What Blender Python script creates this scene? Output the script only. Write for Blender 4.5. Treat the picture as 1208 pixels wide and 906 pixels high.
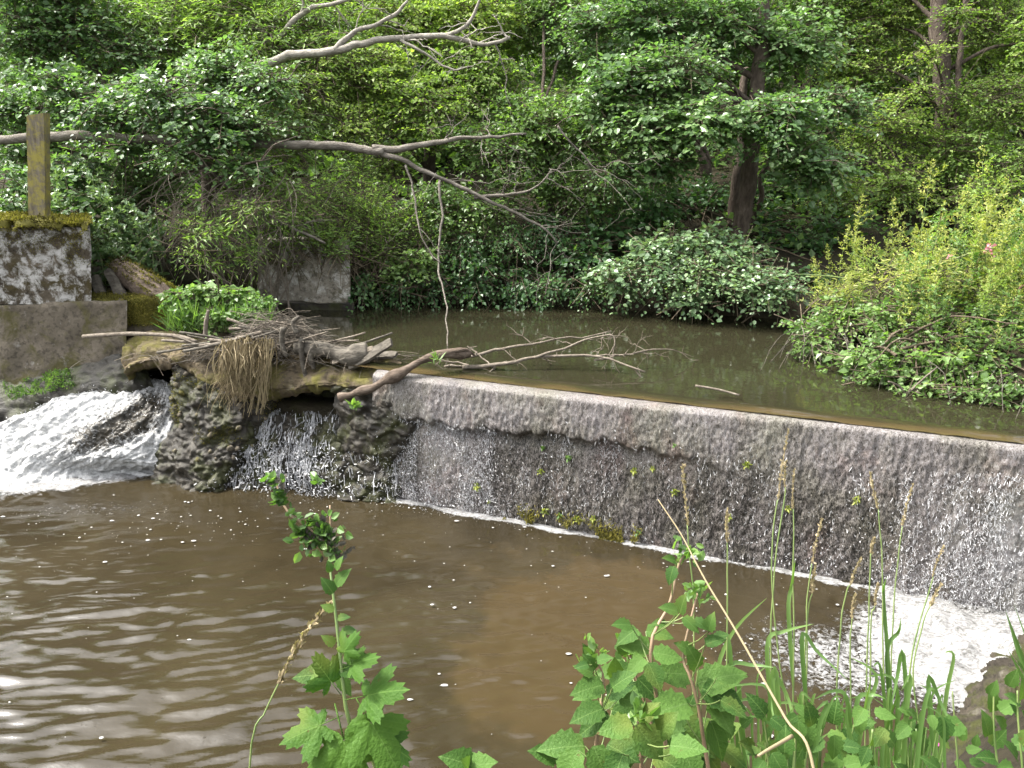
import bpy, math, random
import numpy as np
from mathutils import Vector, Matrix

for o in list(bpy.data.objects):
    bpy.data.objects.remove(o)
S = bpy.context.scene
COL = S.collection
R = math.radians

# ------------------------------------------------------------------ camera, sky, sun, exposure
PITCH, F, CAMH = R(16.5), 907.0, 3.0
cam = bpy.data.objects.new('camera', bpy.data.cameras.new('camera'))
COL.objects.link(cam)
cam.data.sensor_width = 36.0
cam.data.lens = 907.0 / 1208.0 * 36.0
cam.data.clip_start = 0.05
cam.data.clip_end = 1500
cam.location = (0, 0, CAMH)
cam.rotation_euler = (R(90) - PITCH, 0, 0)
S.camera = cam

SUN_EL, SUN_AZ = R(56), R(282)          # azimuth clockwise from +Y
W = bpy.data.worlds.new('World')
S.world = W
W.use_nodes = True
wn = W.node_tree
wn.nodes.clear()
sky = wn.nodes.new('ShaderNodeTexSky')
sky.sky_type = 'NISHITA'
sky.sun_disc = False
sky.sun_elevation = SUN_EL
sky.sun_rotation = SUN_AZ
sky.dust_density = 6.0
sky.air_density = 1.2
hs = wn.nodes.new('ShaderNodeHueSaturation')
hs.inputs['Saturation'].default_value = 0.22
bg = wn.nodes.new('ShaderNodeBackground')
bg.inputs['Strength'].default_value = 0.15
wo = wn.nodes.new('ShaderNodeOutputWorld')
wn.links.new(sky.outputs[0], hs.inputs['Color'])
wn.links.new(hs.outputs[0], bg.inputs[0])
wn.links.new(bg.outputs[0], wo.inputs[0])
sun = bpy.data.objects.new('sun', bpy.data.lights.new('sun', 'SUN'))
COL.objects.link(sun)
sun.data.energy = 2.0
sun.data.angle = R(7)
sun.data.color = (1.0, 0.95, 0.86)
sd = Vector((math.sin(SUN_AZ) * math.cos(SUN_EL), math.cos(SUN_AZ) * math.cos(SUN_EL), math.sin(SUN_EL)))
sun.rotation_euler = sd.to_track_quat('Z', 'Y').to_euler()
sun.location = sd * 40
S.view_settings.view_transform = 'Standard'
S.view_settings.look = 'None'
S.view_settings.exposure = 2.27
S.view_settings.gamma = 1.0

# ------------------------------------------------------------------ helpers
rng = np.random.default_rng(7)
random.seed(7)
SP, CP = math.sin(PITCH), math.cos(PITCH)


def ray(px, py):
    yd = py - 453.0
    return np.array([px - 604.0, F * CP - yd * SP, -(F * SP + yd * CP)])


def P(px, py, Y):
    "point seen at photo pixel px,py whose distance ahead (world y) is Y"
    r = ray(px, py)
    t = Y / r[1]
    return np.array([r[0] * t, Y, CAMH + r[2] * t])


def Pz(px, py, z):
    r = ray(px, py)
    t = (z - CAMH) / r[2]
    return np.array([r[0] * t, r[1] * t, z])


def unit(a):
    a = np.asarray(a, float)
    return a / np.maximum(np.linalg.norm(a, axis=-1, keepdims=True), 1e-9)


def h3(ix, iy, iz):
    h = ix.astype(np.uint32) * np.uint32(374761393) + iy.astype(np.uint32) * np.uint32(668265263) + iz.astype(np.uint32) * np.uint32(2246822519)
    h = (h ^ (h >> np.uint32(13))) * np.uint32(1274126177)
    h = h ^ (h >> np.uint32(16))
    return h.astype(np.float64) / 4294967295.0


def vnoise(p):
    p = np.asarray(p, float)
    i = np.floor(p).astype(np.int64)
    f = p - i
    u = f * f * (3 - 2 * f)
    r = 0
    for a in (0, 1):
        for b in (0, 1):
            for c in (0, 1):
                w = (u[..., 0] if a else 1 - u[..., 0]) * (u[..., 1] if b else 1 - u[..., 1]) * (u[..., 2] if c else 1 - u[..., 2])
                r = r + w * h3(i[..., 0] + a, i[..., 1] + b, i[..., 2] + c)
    return r


def fbm(p, octv=4, gain=0.5):
    p = np.asarray(p, float)
    r, amp, tot = 0, 1.0, 0
    for k in range(octv):
        r = r + amp * vnoise(p * 2.03 ** k + k * 17.3)
        tot += amp
        amp *= gain
    return r / tot


def stones(p):
    "angular lumps packed together: 1 on a lump's face, 0 in the joints, each lump at a height and tilt of its own"
    p = np.asarray(p, float)
    i = np.floor(p).astype(np.int64)
    f1 = np.full(p.shape[:-1], 9.0); f2 = f1.copy(); hv = f1 * 0; tilt = f1 * 0
    for a in (-1, 0, 1):
        for b in (-1, 0, 1):
            for c in (-1, 0, 1):
                q = i + np.array([a, b, c])
                o = np.stack([h3(q[..., 0] + 11 * k, q[..., 1] + 7 * k, q[..., 2] + 3 * k) for k in range(3)], -1)
                v = p - q - o
                d = np.linalg.norm(v, axis=-1)
                hc = h3(q[..., 0] + 101, q[..., 1] + 53, q[..., 2] + 29)
                tl = (v * (o[..., ::-1] - .5)).sum(-1)
                n = d < f1
                f2 = np.where(n, f1, np.minimum(f2, d))
                hv = np.where(n, hc, hv); tilt = np.where(n, tl, tilt)
                f1 = np.where(n, d, f1)
    return (.35 + .65 * hv + .8 * tilt) * sstep(.0, .22, f2 - f1)


def sstep(a, b, x):
    t = np.clip((x - a) / (b - a), 0, 1)
    return t * t * (3 - 2 * t)


class MB:
    def __init__(s):
        s.v, s.f, s.t, s.n = [], [], [], 0

    def add(s, v, f, tint=0.5, mi=0):
        v = np.asarray(v, float).reshape(-1, 3)
        f = np.asarray(f, int)
        s.v.append(v)
        s.f.append((f + s.n, mi))
        s.t.append(np.broadcast_to(np.asarray(tint, float), (len(v),)))
        s.n += len(v)

    def tube(s, pts, rad, sides=6, mi=0, tint=0.5, cap=True):
        pts = np.asarray(pts, float)
        n = len(pts)
        rad = np.broadcast_to(np.asarray(rad, float), (n,))
        tan = unit(np.gradient(pts, axis=0))
        ref = np.array([0, 0, 1.0]) if abs(tan[:, 2]).mean() < 0.8 else np.array([1.0, 0, 0])
        a = unit(np.cross(tan, ref))
        b = np.cross(tan, a)
        th = np.linspace(0, 2 * np.pi, sides, endpoint=False)
        v = pts[:, None] + rad[:, None, None] * (np.cos(th)[None, :, None] * a[:, None] + np.sin(th)[None, :, None] * b[:, None])
        idx = np.arange(n * sides).reshape(n, sides)
        q = np.stack([idx[:-1], np.roll(idx[:-1], -1, 1), np.roll(idx[1:], -1, 1), idx[1:]], -1).reshape(-1, 4)
        s.add(v.reshape(-1, 3), q, tint, mi)
        if cap:
            off = s.n - n * sides
            for ring in (idx[0][::-1], idx[-1]):
                s.f.append((np.array([ring]) + off, mi))

    def segs(s, a, b, r0, r1, mi=0, tint=0.5):
        "many thin three-sided twigs at once"
        a, b = np.asarray(a, float), np.asarray(b, float)
        d = unit(b - a)
        ref = np.where(np.abs(d[:, 2:3]) < 0.85, np.array([[0, 0, 1.0]]), np.array([[1.0, 0, 0]]))
        u = unit(np.cross(d, ref))
        w = np.cross(d, u)
        vs = []
        for base, r in ((a, r0), (b, r1)):
            r = np.broadcast_to(np.asarray(r, float), (len(a),))[:, None]
            for k in range(3):
                th = k * 2 * np.pi / 3
                vs.append(base + r * (math.cos(th) * u + math.sin(th) * w))
        v = np.stack(vs, 1).reshape(-1, 3)
        base = (np.arange(len(a)) * 6)[:, None]
        q = np.concatenate([base + np.array([[k, (k + 1) % 3, 3 + (k + 1) % 3, 3 + k]]) for k in range(3)], 0)
        s.add(v, q, np.repeat(np.broadcast_to(tint, (len(a),)), 6), mi)

    def leaves(s, c, d, nrm, L, wd, tint, mi=0, kind=6):
        "folded leaves: c base, d tip direction, nrm face normal"
        c, d, nrm = np.asarray(c, float), unit(d), np.asarray(nrm, float)
        side = unit(np.cross(d, nrm))
        nn = np.cross(side, d)
        n = len(c)
        L = np.broadcast_to(L, (n,))[:, None]
        w = np.broadcast_to(wd, (n,))[:, None] * L
        if kind == 6:
            loc = [(0, 0, 0), (.32, 1, .22), (.72, .82, .12), (1, 0, -.25), (.72, -.82, .12), (.32, -1, .22)]
            fs = np.array([[0, 1, 2, 3], [0, 3, 4, 5]])
        else:
            loc = [(0, 0, 0), (.45, 1, .3), (1, 0, -.35), (.45, -1, .3)]
            fs = np.array([[0, 1, 2], [0, 2, 3]])
        vs = [c + d * L * x + side * w * y + nn * w * z for x, y, z in loc]
        k = len(loc)
        v = np.stack(vs, 1).reshape(-1, 3)
        q = ((np.arange(n) * k)[:, None, None] + fs[None]).reshape(-1, fs.shape[1])
        s.add(v, q, np.repeat(np.broadcast_to(tint, (n,)), k), mi)

    def grid(s, V, tint=0.5, mi=0):
        n, m = V.shape[:2]
        idx = np.arange(n * m).reshape(n, m)
        q = np.stack([idx[:-1, :-1], idx[1:, :-1], idx[1:, 1:], idx[:-1, 1:]], -1).reshape(-1, 4)
        t = tint if np.isscalar(tint) else np.asarray(tint).reshape(-1)
        s.add(V.reshape(-1, 3), q, t, mi)

    def mesh(s, name, mats, loc=(0, 0, 0), smooth=False, scale=1.0):
        me = bpy.data.meshes.new(name)
        v = (np.concatenate(s.v) - np.asarray(loc, float)) * scale
        me.vertices.add(len(v))
        me.vertices.foreach_set('co', v.astype(np.float32).ravel())
        loops = np.concatenate([f.ravel() for f, _ in s.f])
        sizes = np.concatenate([np.full(len(f), f.shape[1]) for f, _ in s.f])
        mis = np.concatenate([np.full(len(f), m) for f, m in s.f])
        me.loops.add(len(loops))
        me.loops.foreach_set('vertex_index', loops.astype(np.int32))
        me.polygons.add(len(sizes))
        st = np.concatenate([[0], np.cumsum(sizes)[:-1]])
        me.polygons.foreach_set('loop_start', st.astype(np.int32))
        me.polygons.foreach_set('material_index', mis.astype(np.int32))
        me.polygons.foreach_set('use_smooth', np.full(len(sizes), smooth))
        at = me.attributes.new('tint', 'FLOAT', 'POINT')
        at.data.foreach_set('value', np.concatenate(s.t).astype(np.float32))
        for m in (mats if isinstance(mats, (list, tuple)) else [mats]):
            me.materials.append(m)
        me.update(calc_edges=True)
        me.validate()
        return me

    def build(s, name, mats, parent=None, smooth=False, loc=None):
        if loc is None:
            loc = parent.location if parent is not None else (0, 0, 0)
        o = bpy.data.objects.new(name, s.mesh(name, mats, loc, smooth))
        COL.objects.link(o)
        if parent is None:
            o.location = loc
        else:
            o.parent = parent
        return o


def tag(o, label=None, cat=None, group=None, kind=None):
    if label: o['label'] = label
    if cat: o['category'] = cat
    if group: o['group'] = group
    if kind: o['kind'] = kind
    return o


def thing(name, loc, label, cat, group=None):
    o = bpy.data.objects.new(name, None)
    o.empty_display_size = 0.1
    COL.objects.link(o)
    o.location = tuple(float(c) for c in loc)
    return tag(o, label, cat, group)


def child(name, me, parent, mw):
    "link a shared mesh under parent; mw is its world matrix (parents are only moved, not turned)"
    o = bpy.data.objects.new(name, me)
    COL.objects.link(o)
    o.parent = parent
    o.matrix_basis = Matrix.Translation(-Vector(parent.location)) @ mw
    return o


def frame(pos, y, n, s=1.0):
    "matrix whose local y is y and local z near n"
    y = Vector(y).normalized()
    x = y.cross(Vector(n))
    if x.length < 1e-4: x = y.orthogonal()
    x.normalize()
    z = x.cross(y)
    m = Matrix((x, y, z)).transposed().to_4x4()
    return Matrix.Translation(Vector(pos)) @ m @ Matrix.Scale(s, 4)


def smooth_path(pts, n):
    pts = np.asarray(pts, float)
    k = len(pts)
    t = np.linspace(0, k - 1, n)
    i = np.clip(t.astype(int), 0, k - 2)
    f = (t - i)[:, None]
    p0, p1, p2, p3 = pts[np.maximum(i - 1, 0)], pts[i], pts[i + 1], pts[np.minimum(i + 2, k - 1)]
    return 0.5 * (2 * p1 + (p2 - p0) * f + (2 * p0 - 5 * p1 + 4 * p2 - p3) * f ** 2 + (3 * p1 - p0 - 3 * p2 + p3) * f ** 3)


def wobble(path, amp, fr=6.0, seed=0.0):
    n = np.stack([fbm(path * fr + seed + k * 31.7, 2) - 0.5 for k in range(3)], -1)
    return path + n * amp * 2


def rough_branch(mb, pts, r0, r1, n=24, amp=0.02, sides=8, mi=0, seed=0.0, knob=0.18, fr=5.0):
    path = wobble(smooth_path(pts, n), amp, fr, seed)
    rad = np.linspace(r0, r1, n) * (1 + knob * (fbm(path * 7 + seed, 2) - 0.5) * 2)
    mb.tube(path, rad, sides, mi, 0.5)
    return path


def patch(ctrl, nu, nv):
    "smooth surface through a grid of world points, shape (nv, nu, 3)"
    ctrl = np.asarray(ctrl, float)
    rows = np.stack([smooth_path(r, nu) for r in ctrl])
    return np.stack([smooth_path(rows[:, j], nv) for j in range(nu)], 1)


def gnormal(V):
    return unit(np.cross(np.gradient(V, axis=1), np.gradient(V, axis=0)))


# ------------------------------------------------------------------ materials
class NT:
    def __init__(s, name):
        s.m = bpy.data.materials.new(name)
        s.m.use_nodes = True
        s.t = s.m.node_tree
        s.b = s.t.nodes['Principled BSDF']
        s.out = s.t.nodes['Material Output']

    def n(s, typ, **kw):
        nd = s.t.nodes.new(typ)
        for k, v in kw.items():
            if hasattr(nd, k): setattr(nd, k, v)
        return nd

    def l(s, a, b): s.t.links.new(a, b)

    def coord(s, scale=(1, 1, 1), which='Object'):
        if which == 'World':
            g = s.n('ShaderNodeNewGeometry').outputs['Position']
        else:
            g = s.n('ShaderNodeTexCoord').outputs[which]
        mp = s.n('ShaderNodeMapping')
        mp.inputs['Scale'].default_value = scale
        s.l(g, mp.inputs['Vector'])
        return mp.outputs[0]

    def noise(s, scale, detail=4, rough=0.55, vec=None, dist=0.0):
        nd = s.n('ShaderNodeTexNoise')
        nd.inputs['Scale'].default_value = scale
        nd.inputs['Detail'].default_value = detail
        nd.inputs['Roughness'].default_value = rough
        nd.inputs['Distortion'].default_value = dist
        if vec is not None: s.l(vec, nd.inputs['Vector'])
        return nd.outputs['Fac']

    def attr(s, name='tint'):
        return s.n('ShaderNodeAttribute', attribute_name=name).outputs['Fac']

    def ramp(s, fac, stops, interp='LINEAR'):
        nd = s.n('ShaderNodeValToRGB')
        nd.color_ramp.interpolation = interp
        el = nd.color_ramp.elements
        while len(el) < len(stops): el.new(0.5)
        for e, (p, c) in zip(el, stops):
            e.position = p
            if not hasattr(c, '__len__'): c = (c, c, c)
            e.color = (*c, 1)
        s.l(fac, nd.inputs[0])
        return nd.outputs[0]

    def mix(s, fac, a, b, mode='MIX'):
        nd = s.n('ShaderNodeMix', data_type='RGBA', blend_type=mode)
        for v, i in ((fac, 0), (a, 6), (b, 7)):
            if hasattr(v, 'links'): s.l(v, nd.inputs[i])
            elif i == 0: nd.inputs[0].default_value = v
            else: nd.inputs[i].default_value = (*v, 1)
        return nd.outputs[2]

    def math(s, op, a, b=0.0, c=None):
        nd = s.n('ShaderNodeMath', operation=op)
        for i, v in enumerate((a, b) if c is None else (a, b, c)):
            if hasattr(v, 'links'): s.l(v, nd.inputs[i])
            else: nd.inputs[i].default_value = v
        return nd.outputs[0]

    def bump(s, h, strength=0.5, dist=0.02, prev=None):
        nd = s.n('ShaderNodeBump')
        nd.inputs['Strength'].default_value = strength
        nd.inputs['Distance'].default_value = dist
        s.l(h, nd.inputs['Height'])
        if prev is not None: s.l(prev, nd.inputs['Normal'])
        return nd.outputs[0]

    def fin(s, col=None, rough=None, nrm=None, spec=None, ior=None):
        for v, k in ((col, 'Base Color'), (rough, 'Roughness'), (nrm, 'Normal'), (spec, 'Specular IOR Level'), (ior, 'IOR')):
            if v is None: continue
            if hasattr(v, 'links'): s.l(v, s.b.inputs[k])
            else: s.b.inputs[k].default_value = (*v, 1) if hasattr(v, '__len__') else v
        return s.m


def leaf_mat(name, stops, rough=0.42, trans=0.35, spec=0.4, under=None):
    t = NT(name)
    c = t.ramp(t.attr(), stops)
    if under:
        c = t.mix(t.n('ShaderNodeNewGeometry').outputs['Backfacing'], c, under)
    t.fin(c, rough, spec=spec)
    tr = t.n('ShaderNodeBsdfTranslucent')
    t.l(t.mix(1.0, c, (1.3, 1.5, 0.55), 'MULTIPLY'), tr.inputs[0])
    mx = t.n('ShaderNodeMixShader')
    mx.inputs[0].default_value = trans
    t.l(t.b.outputs[0], mx.inputs[1])
    t.l(tr.outputs[0], mx.inputs[2])
    t.l(mx.outputs[0], t.out.inputs[0])
    return t.m


M = {}
M['alder'] = leaf_mat('alder_leaf', [(0, (.045, .093, .032)), (.5, (.092, .167, .058)), (1, (.165, .245, .098))], .38, .42, .5, (.11, .19, .08))
M['willow'] = leaf_mat('willow_leaf', [(0, (.08, .145, .03)), (.5, (.145, .235, .056)), (1, (.25, .335, .095))], .45, .48, .35)
M['hazel'] = leaf_mat('hazel_leaf', [(0, (.065, .12, .032)), (.5, (.122, .204, .058)), (1, (.205, .295, .095))], .40, .48, .45)
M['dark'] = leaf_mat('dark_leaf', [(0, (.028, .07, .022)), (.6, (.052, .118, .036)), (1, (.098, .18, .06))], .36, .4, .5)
M['pale'] = leaf_mat('pale_leaf', [(0, (.055, .105, .045)), (.5, (.10, .17, .075)), (1, (.17, .25, .11))], .36, .3, .55, (.14, .2, .11))
M['gold'] = leaf_mat('yellow_green_leaf', [(0, (.10, .135, .03)), (.5, (.20, .235, .055)), (1, (.36, .36, .11))], .5, .4, .3)
M['lime'] = leaf_mat('lime_leaf', [(0, (.085, .15, .032)), (.5, (.17, .255, .056)), (1, (.30, .37, .10))], .48, .46, .35)
M['herb'] = leaf_mat('herb_leaf', [(0, (.05, .10, .026)), (.5, (.09, .165, .042)), (1, (.16, .245, .075))], .42, .4, .4)
M['straw'] = leaf_mat('dry_straw', [(0, (.13, .10, .055)), (.5, (.23, .185, .11)), (1, (.36, .30, .19))], .7, .2, .2)
M['moss'] = leaf_mat('moss_blade', [(0, (.028, .022, .010)), (.45, (.085, .08, .018)), (1, (.20, .175, .04))], .8, .25, .1)
M['petal'] = leaf_mat('pink_petal', [(0, (.55, .20, .32)), (1, (.75, .42, .52))], .5, .35, .2)
M['magenta'] = leaf_mat('magenta_petal', [(0, (.5, .04, .32)), (1, (.65, .08, .42))], .5, .35, .2)
M['yellow'] = leaf_mat('yellow_leaf', [(0, (.6, .5, .05)), (1, (.7, .6, .08))], .5, .35, .2)


def wood_mat(name, stops, sc=(14, 14, 2.2), rough=.85, bump=1.0):
    t = NT(name)
    v = t.coord(sc)
    n = t.noise(1.6, 6, .65, v, .4)
    t.fin(t.ramp(n, stops), rough, t.bump(t.noise(4, 6, .7, v), bump, .02), .2)
    return t.m


M['bark'] = wood_mat('tree_bark', [(.3, (.035, .026, .02)), (.55, (.085, .066, .052)), (.75, (.15, .125, .10))], (14, 14, 5))
M['greybark'] = wood_mat('grey_bark', [(.25, (.05, .043, .034)), (.5, (.13, .115, .095)), (.75, (.24, .22, .19))], (6, 18, 18))
M['twig'] = wood_mat('dead_twig', [(.3, (.08, .065, .05)), (.6, (.17, .145, .115)), (.8, (.26, .23, .19))], (10, 10, 10))
M['darktwig'] = wood_mat('live_twig', [(.3, (.05, .04, .026)), (.7, (.12, .095, .065))], (10, 10, 10))
M['drift'] = wood_mat('driftwood', [(.25, (.025, .022, .018)), (.45, (.075, .066, .053)), (.7, (.155, .14, .115)), (.85, (.25, .23, .20))], (5, 16, 16))
M['log'] = wood_mat('wet_log', [(.25, (.03, .022, .016)), (.5, (.10, .075, .057)), (.8, (.20, .162, .13))], (6, 20, 20))

t = NT('green_stem'); M['stem'] = t.fin(t.ramp(t.noise(9, 3, .5, t.coord()), [(.3, (.07, .12, .03)), (.7, (.15, .19, .06))]), .5)
t = NT('red_brown_stem'); M['redstem'] = t.fin(t.ramp(t.noise(12, 3, .5, t.coord()), [(.3, (.11, .08, .04)), (.7, (.20, .13, .08))]), .6)

# post: weathered plank with yellow lichen on its face
t = NT('lichened_post')
g = t.ramp(t.noise(3, 5, .6, t.coord((12, 12, 1.5))), [(.3, (.075, .063, .045)), (.7, (.16, .14, .105))])
l1 = t.ramp(t.noise(9, 6, .75, t.coord()), [(.42, 0), (.58, .9)])
M['post'] = t.fin(t.mix(l1, g, (.23, .20, .045)), .9, t.bump(t.noise(30, 5, .7, t.coord((1, 1, .2))), .5, .01), .2)


def concrete(name, base, dark, lichen=None, moss=None, lsc=3.0, wet=False, ltop=.54):
    t = NT(name)
    v = t.coord(which='World')
    n = t.noise(2.2, 8, .62, v)
    c = t.ramp(n, [(.3, dark), (.62, base)])
    c = t.mix(t.ramp(t.noise(22, 5, .6, v), [(.36, .6), (.50, 0)]), c, tuple(x * .45 for x in dark))
    if moss:
        c = t.mix(t.ramp(t.noise(3.1, 7, .68, v, .6), [(.48, 0), (.60, 1)]), c, moss)
    if lichen:
        c = t.mix(t.ramp(t.noise(lsc, 9, .72, v, .3), [(ltop - .06, 0), (ltop + .065, 1)]), c, lichen)
    b = t.bump(t.noise(6, 9, .68, v), .7, .05)
    b = t.bump(t.noise(60, 4, .6, v), .35, .008, b)
    return t.fin(c, .55 if wet else .92, b, .3 if wet else .2)


M['lichen'] = concrete('lichened_concrete', (.085, .07, .05), (.02, .016, .011), (.33, .325, .31), (.04, .032, .012), 7.5, ltop=.525)
M['conc'] = concrete('old_concrete', (.115, .098, .075), (.05, .042, .03), (.20, .19, .17), (.06, .054, .022), 9, ltop=.66)
M['pier'] = concrete('grey_pier_stone', (.25, .225, .185), (.09, .078, .058), (.42, .405, .37), (.055, .048, .02), 6, ltop=.56)
M['slab'] = concrete('mossy_slab', (.135, .105, .066), (.028, .023, .015), (.20, .17, .12), (.09, .082, .022), 6, ltop=.63)
M['wetrock'] = concrete('wet_rock', (.034, .029, .021), (.009, .0078, .0055), None, (.026, .028, .007), wet=True)
M['foot'] = concrete('mossy_wall_foot', (.026, .023, .015), (.008, .0072, .005), None, (.024, .028, .007), wet=True)
M['stone'] = concrete('rubble_stone', (.15, .13, .10), (.055, .047, .035), (.24, .22, .19), (.06, .055, .016), 9, ltop=.64)
M['bankrock'] = concrete('bank_rock', (.042, .035, .025), (.011, .009, .007), (.085, .078, .062), (.028, .03, .008), 7, ltop=.62)

t = NT('forest_floor')
v = t.coord(which='World')
c = t.ramp(t.noise(3, 8, .65, v), [(.3, (.012, .011, .007)), (.55, (.030, .025, .015)), (.75, (.035, .042, .012))])
M['earth'] = t.fin(c, .95, t.bump(t.noise(14, 8, .7, v), .8, .06), .15)

t = NT('upper_pool_water')     # tint = 1 over the shallow crest
v = t.coord((1, 1, 1), 'World')
c = t.ramp(t.attr(), [(0, (.0165, .0155, .0085)), (.6, (.022, .0185, .0095)), (1, (.044, .032, .015))])
b = t.bump(t.noise(5, 3, .5, t.coord((1, 1.6, 1), 'World')), .05, .03)
M['upper'] = t.fin(c, .04, b, .5, 1.33)

FOAM = (.28, .28, .28)
t = NT('lower_pool_water')     # tint = amount of foam
v = t.coord((1, 1, 1), 'World')
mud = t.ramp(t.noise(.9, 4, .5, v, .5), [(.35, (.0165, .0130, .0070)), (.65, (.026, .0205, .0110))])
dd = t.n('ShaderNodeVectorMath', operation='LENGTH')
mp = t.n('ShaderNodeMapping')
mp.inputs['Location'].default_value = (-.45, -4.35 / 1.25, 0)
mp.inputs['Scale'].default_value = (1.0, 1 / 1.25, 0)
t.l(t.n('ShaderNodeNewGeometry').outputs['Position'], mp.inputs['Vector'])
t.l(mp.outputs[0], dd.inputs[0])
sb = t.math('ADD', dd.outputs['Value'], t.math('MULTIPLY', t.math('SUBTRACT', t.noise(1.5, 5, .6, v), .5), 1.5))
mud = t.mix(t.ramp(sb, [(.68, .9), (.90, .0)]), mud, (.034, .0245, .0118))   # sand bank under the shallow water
a = t.attr()
n1 = t.noise(26, 7, .72, v, .8)
th = t.math('SUBTRACT', t.math('ADD', a, n1), 1.0)
fm = t.ramp(th, [(.0, 0), (.10, 1)])
fd = t.ramp(t.noise(15, 8, .74, t.coord((1, 2.4, 1), 'World'), 1.6), [(.38, .0), (.58, 1)])
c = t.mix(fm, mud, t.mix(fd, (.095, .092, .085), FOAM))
b = t.bump(t.noise(9, 5, .6, t.coord((.6, 1.5, 1), 'World'), .8), .11, .02)
b = t.bump(t.noise(50, 4, .6, v), .09, .006, b)
b = t.bump(t.math('MULTIPLY', fm, t.noise(30, 7, .7, v, .8)), .8, .03, b)
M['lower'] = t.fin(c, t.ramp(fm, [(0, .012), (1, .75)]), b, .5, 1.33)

t = NT('rushing_water')        # tint = share of white water
v = t.coord((1, 1, 1), 'World')
a = t.attr()
n1 = t.noise(20, 8, .72, v, 1.6)
th = t.math('SUBTRACT', t.math('ADD', a, n1), 1.0)
fm = t.ramp(th, [(-0.0, 0), (.22, 1)])
fd = t.ramp(t.noise(30, 7, .72, t.coord((1, 1, 1.6), 'World'), 1.5), [(.3, .15), (.6, 1)])
dk = t.ramp(t.noise(14, 5, .6, v), [(.35, (.012, .011, .008)), (.7, (.05, .042, .03))])
c = t.mix(fm, dk, t.mix(fd, (.12, .125, .12), (.40, .40, .395)))
b = t.bump(t.noise(34, 7, .7, v), .45, .03)
M['rush'] = t.fin(c, t.ramp(fm, [(0, .12), (1, .5)]), b, .5, 1.33)

t = NT('falling_water')        # the thin film over the weir face; tint = film thickness, darkened for shade under the lip
v = t.coord((1, 1, .38), 'World')
v2 = t.coord((1, 1, .55), 'World')
a = t.attr()
n1 = t.noise(80, 5, .74, v, 1.2)
n2 = t.noise(150, 4, .7, v2, .8)
m = t.math('ADD', t.math('MULTIPLY', n1, .6), t.math('MULTIPLY', n2, .4))
m = t.math('ADD', m, t.math('MULTIPLY', t.math('SUBTRACT', a, .5), .26))
c = t.ramp(m, [(.42, (.009, .0085, .0065)), (.47, (.036, .032, .027)), (.508, (.108, .096, .090)), (.565, (.156, .141, .136)), (.65, (.25, .242, .245))])
big = t.noise(2.3, 5, .6, t.coord((1, 1, .8), 'World'))
c = t.mix(t.ramp(big, [(.44, 0), (.66, .65)]), c, t.mix(1.0, c, (.78, .82, .62), 'MULTIPLY'))
c = t.mix(t.ramp(t.noise(3.1, 4, .6, t.coord((1, 1, .6), 'World'), .3), [(.56, 0), (.70, .6)]), c, t.mix(1.0, c, (1.0, .78, .72), 'MULTIPLY'))
b = t.bump(t.noise(90, 5, .75, v, .8), .6, .016)
M['film'] = t.fin(c, .28, b, .5, 1.33)

t = NT('white_water'); M['white'] = t.fin(t.ramp(t.noise(30, 3, .5, t.coord(which='World')), [(.3, (.20, .203, .21)), (.6, (.42, .425, .435))]), .35)
t = NT('foam'); M['foam'] = t.fin(t.ramp(t.noise(80, 3, .6, t.coord(which='World')), [(.3, (.20, .20, .195)), (.6, (.27, .27, .265))]), .6)

# large foreground leaves: veins drawn from the leaf's own coordinates (x across, y along)


def big_leaf(name, dark, light, vein):
    t = NT(name)
    tc = t.n('ShaderNodeTexCoord')
    sep = t.n('ShaderNodeSeparateXYZ')
    t.l(tc.outputs['Object'], sep.inputs[0])
    ax = t.math('ABSOLUTE', sep.outputs[0])
    oi = t.n('ShaderNodeObjectInfo').outputs['Random']
    col = t.ramp(t.math('ADD', t.math('MULTIPLY', t.noise(5, 4, .6, tc.outputs['Object']), .5), t.math('MULTIPLY', oi, .5)), [(.25, dark), (.75, light)])
    ph = t.math('SINE', t.math('MULTIPLY', t.math('SUBTRACT', sep.outputs[1], t.math('MULTIPLY', ax, .9)), 46))
    vs = t.ramp(ph, [(.93, 0), (1, .55)])
    mid = t.ramp(ax, [(.006, 1), (.016, 0)])
    vv = t.math('MAXIMUM', vs, mid)
    c = t.mix(vv, col, vein)
    c = t.mix(t.n('ShaderNodeNewGeometry').outputs['Backfacing'], c, t.mix(.6, c, (.14, .19, .10)))
    wv_ = t.n('ShaderNodeNewGeometry').outputs['Position']
    sp = t.ramp(t.noise(55, 5, .65, wv_), [(.66, 0), (.70, .85)])
    c = t.mix(sp, c, (.075, .05, .018))
    c = t.mix(t.ramp(t.noise(9, 3, .5, wv_), [(.58, 0), (.72, .5)]), c, (.13, .15, .03))
    b = t.bump(t.noise(18, 3, .5, tc.outputs['Object']), .25, .02, t.bump(ph, .07, .01))
    t.fin(c, .55, b, .12)
    tr = t.n('ShaderNodeBsdfTranslucent')
    t.l(t.mix(1.0, c, (1.4, 1.35, .6), 'MULTIPLY'), tr.inputs[0])
    mx = t.n('ShaderNodeMixShader')
    mx.inputs[0].default_value = .32
    t.l(t.b.outputs[0], mx.inputs[1]); t.l(tr.outputs[0], mx.inputs[2]); t.l(mx.outputs[0], t.out.inputs[0])
    return t.m


M['bigleaf'] = big_leaf('raspberry_leaf', (.026, .066, .013), (.066, .13, .026), (.085, .15, .04))
M['hopleaf'] = big_leaf('lobed_leaf', (.026, .07, .009), (.052, .112, .015), (.07, .135, .026))

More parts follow.
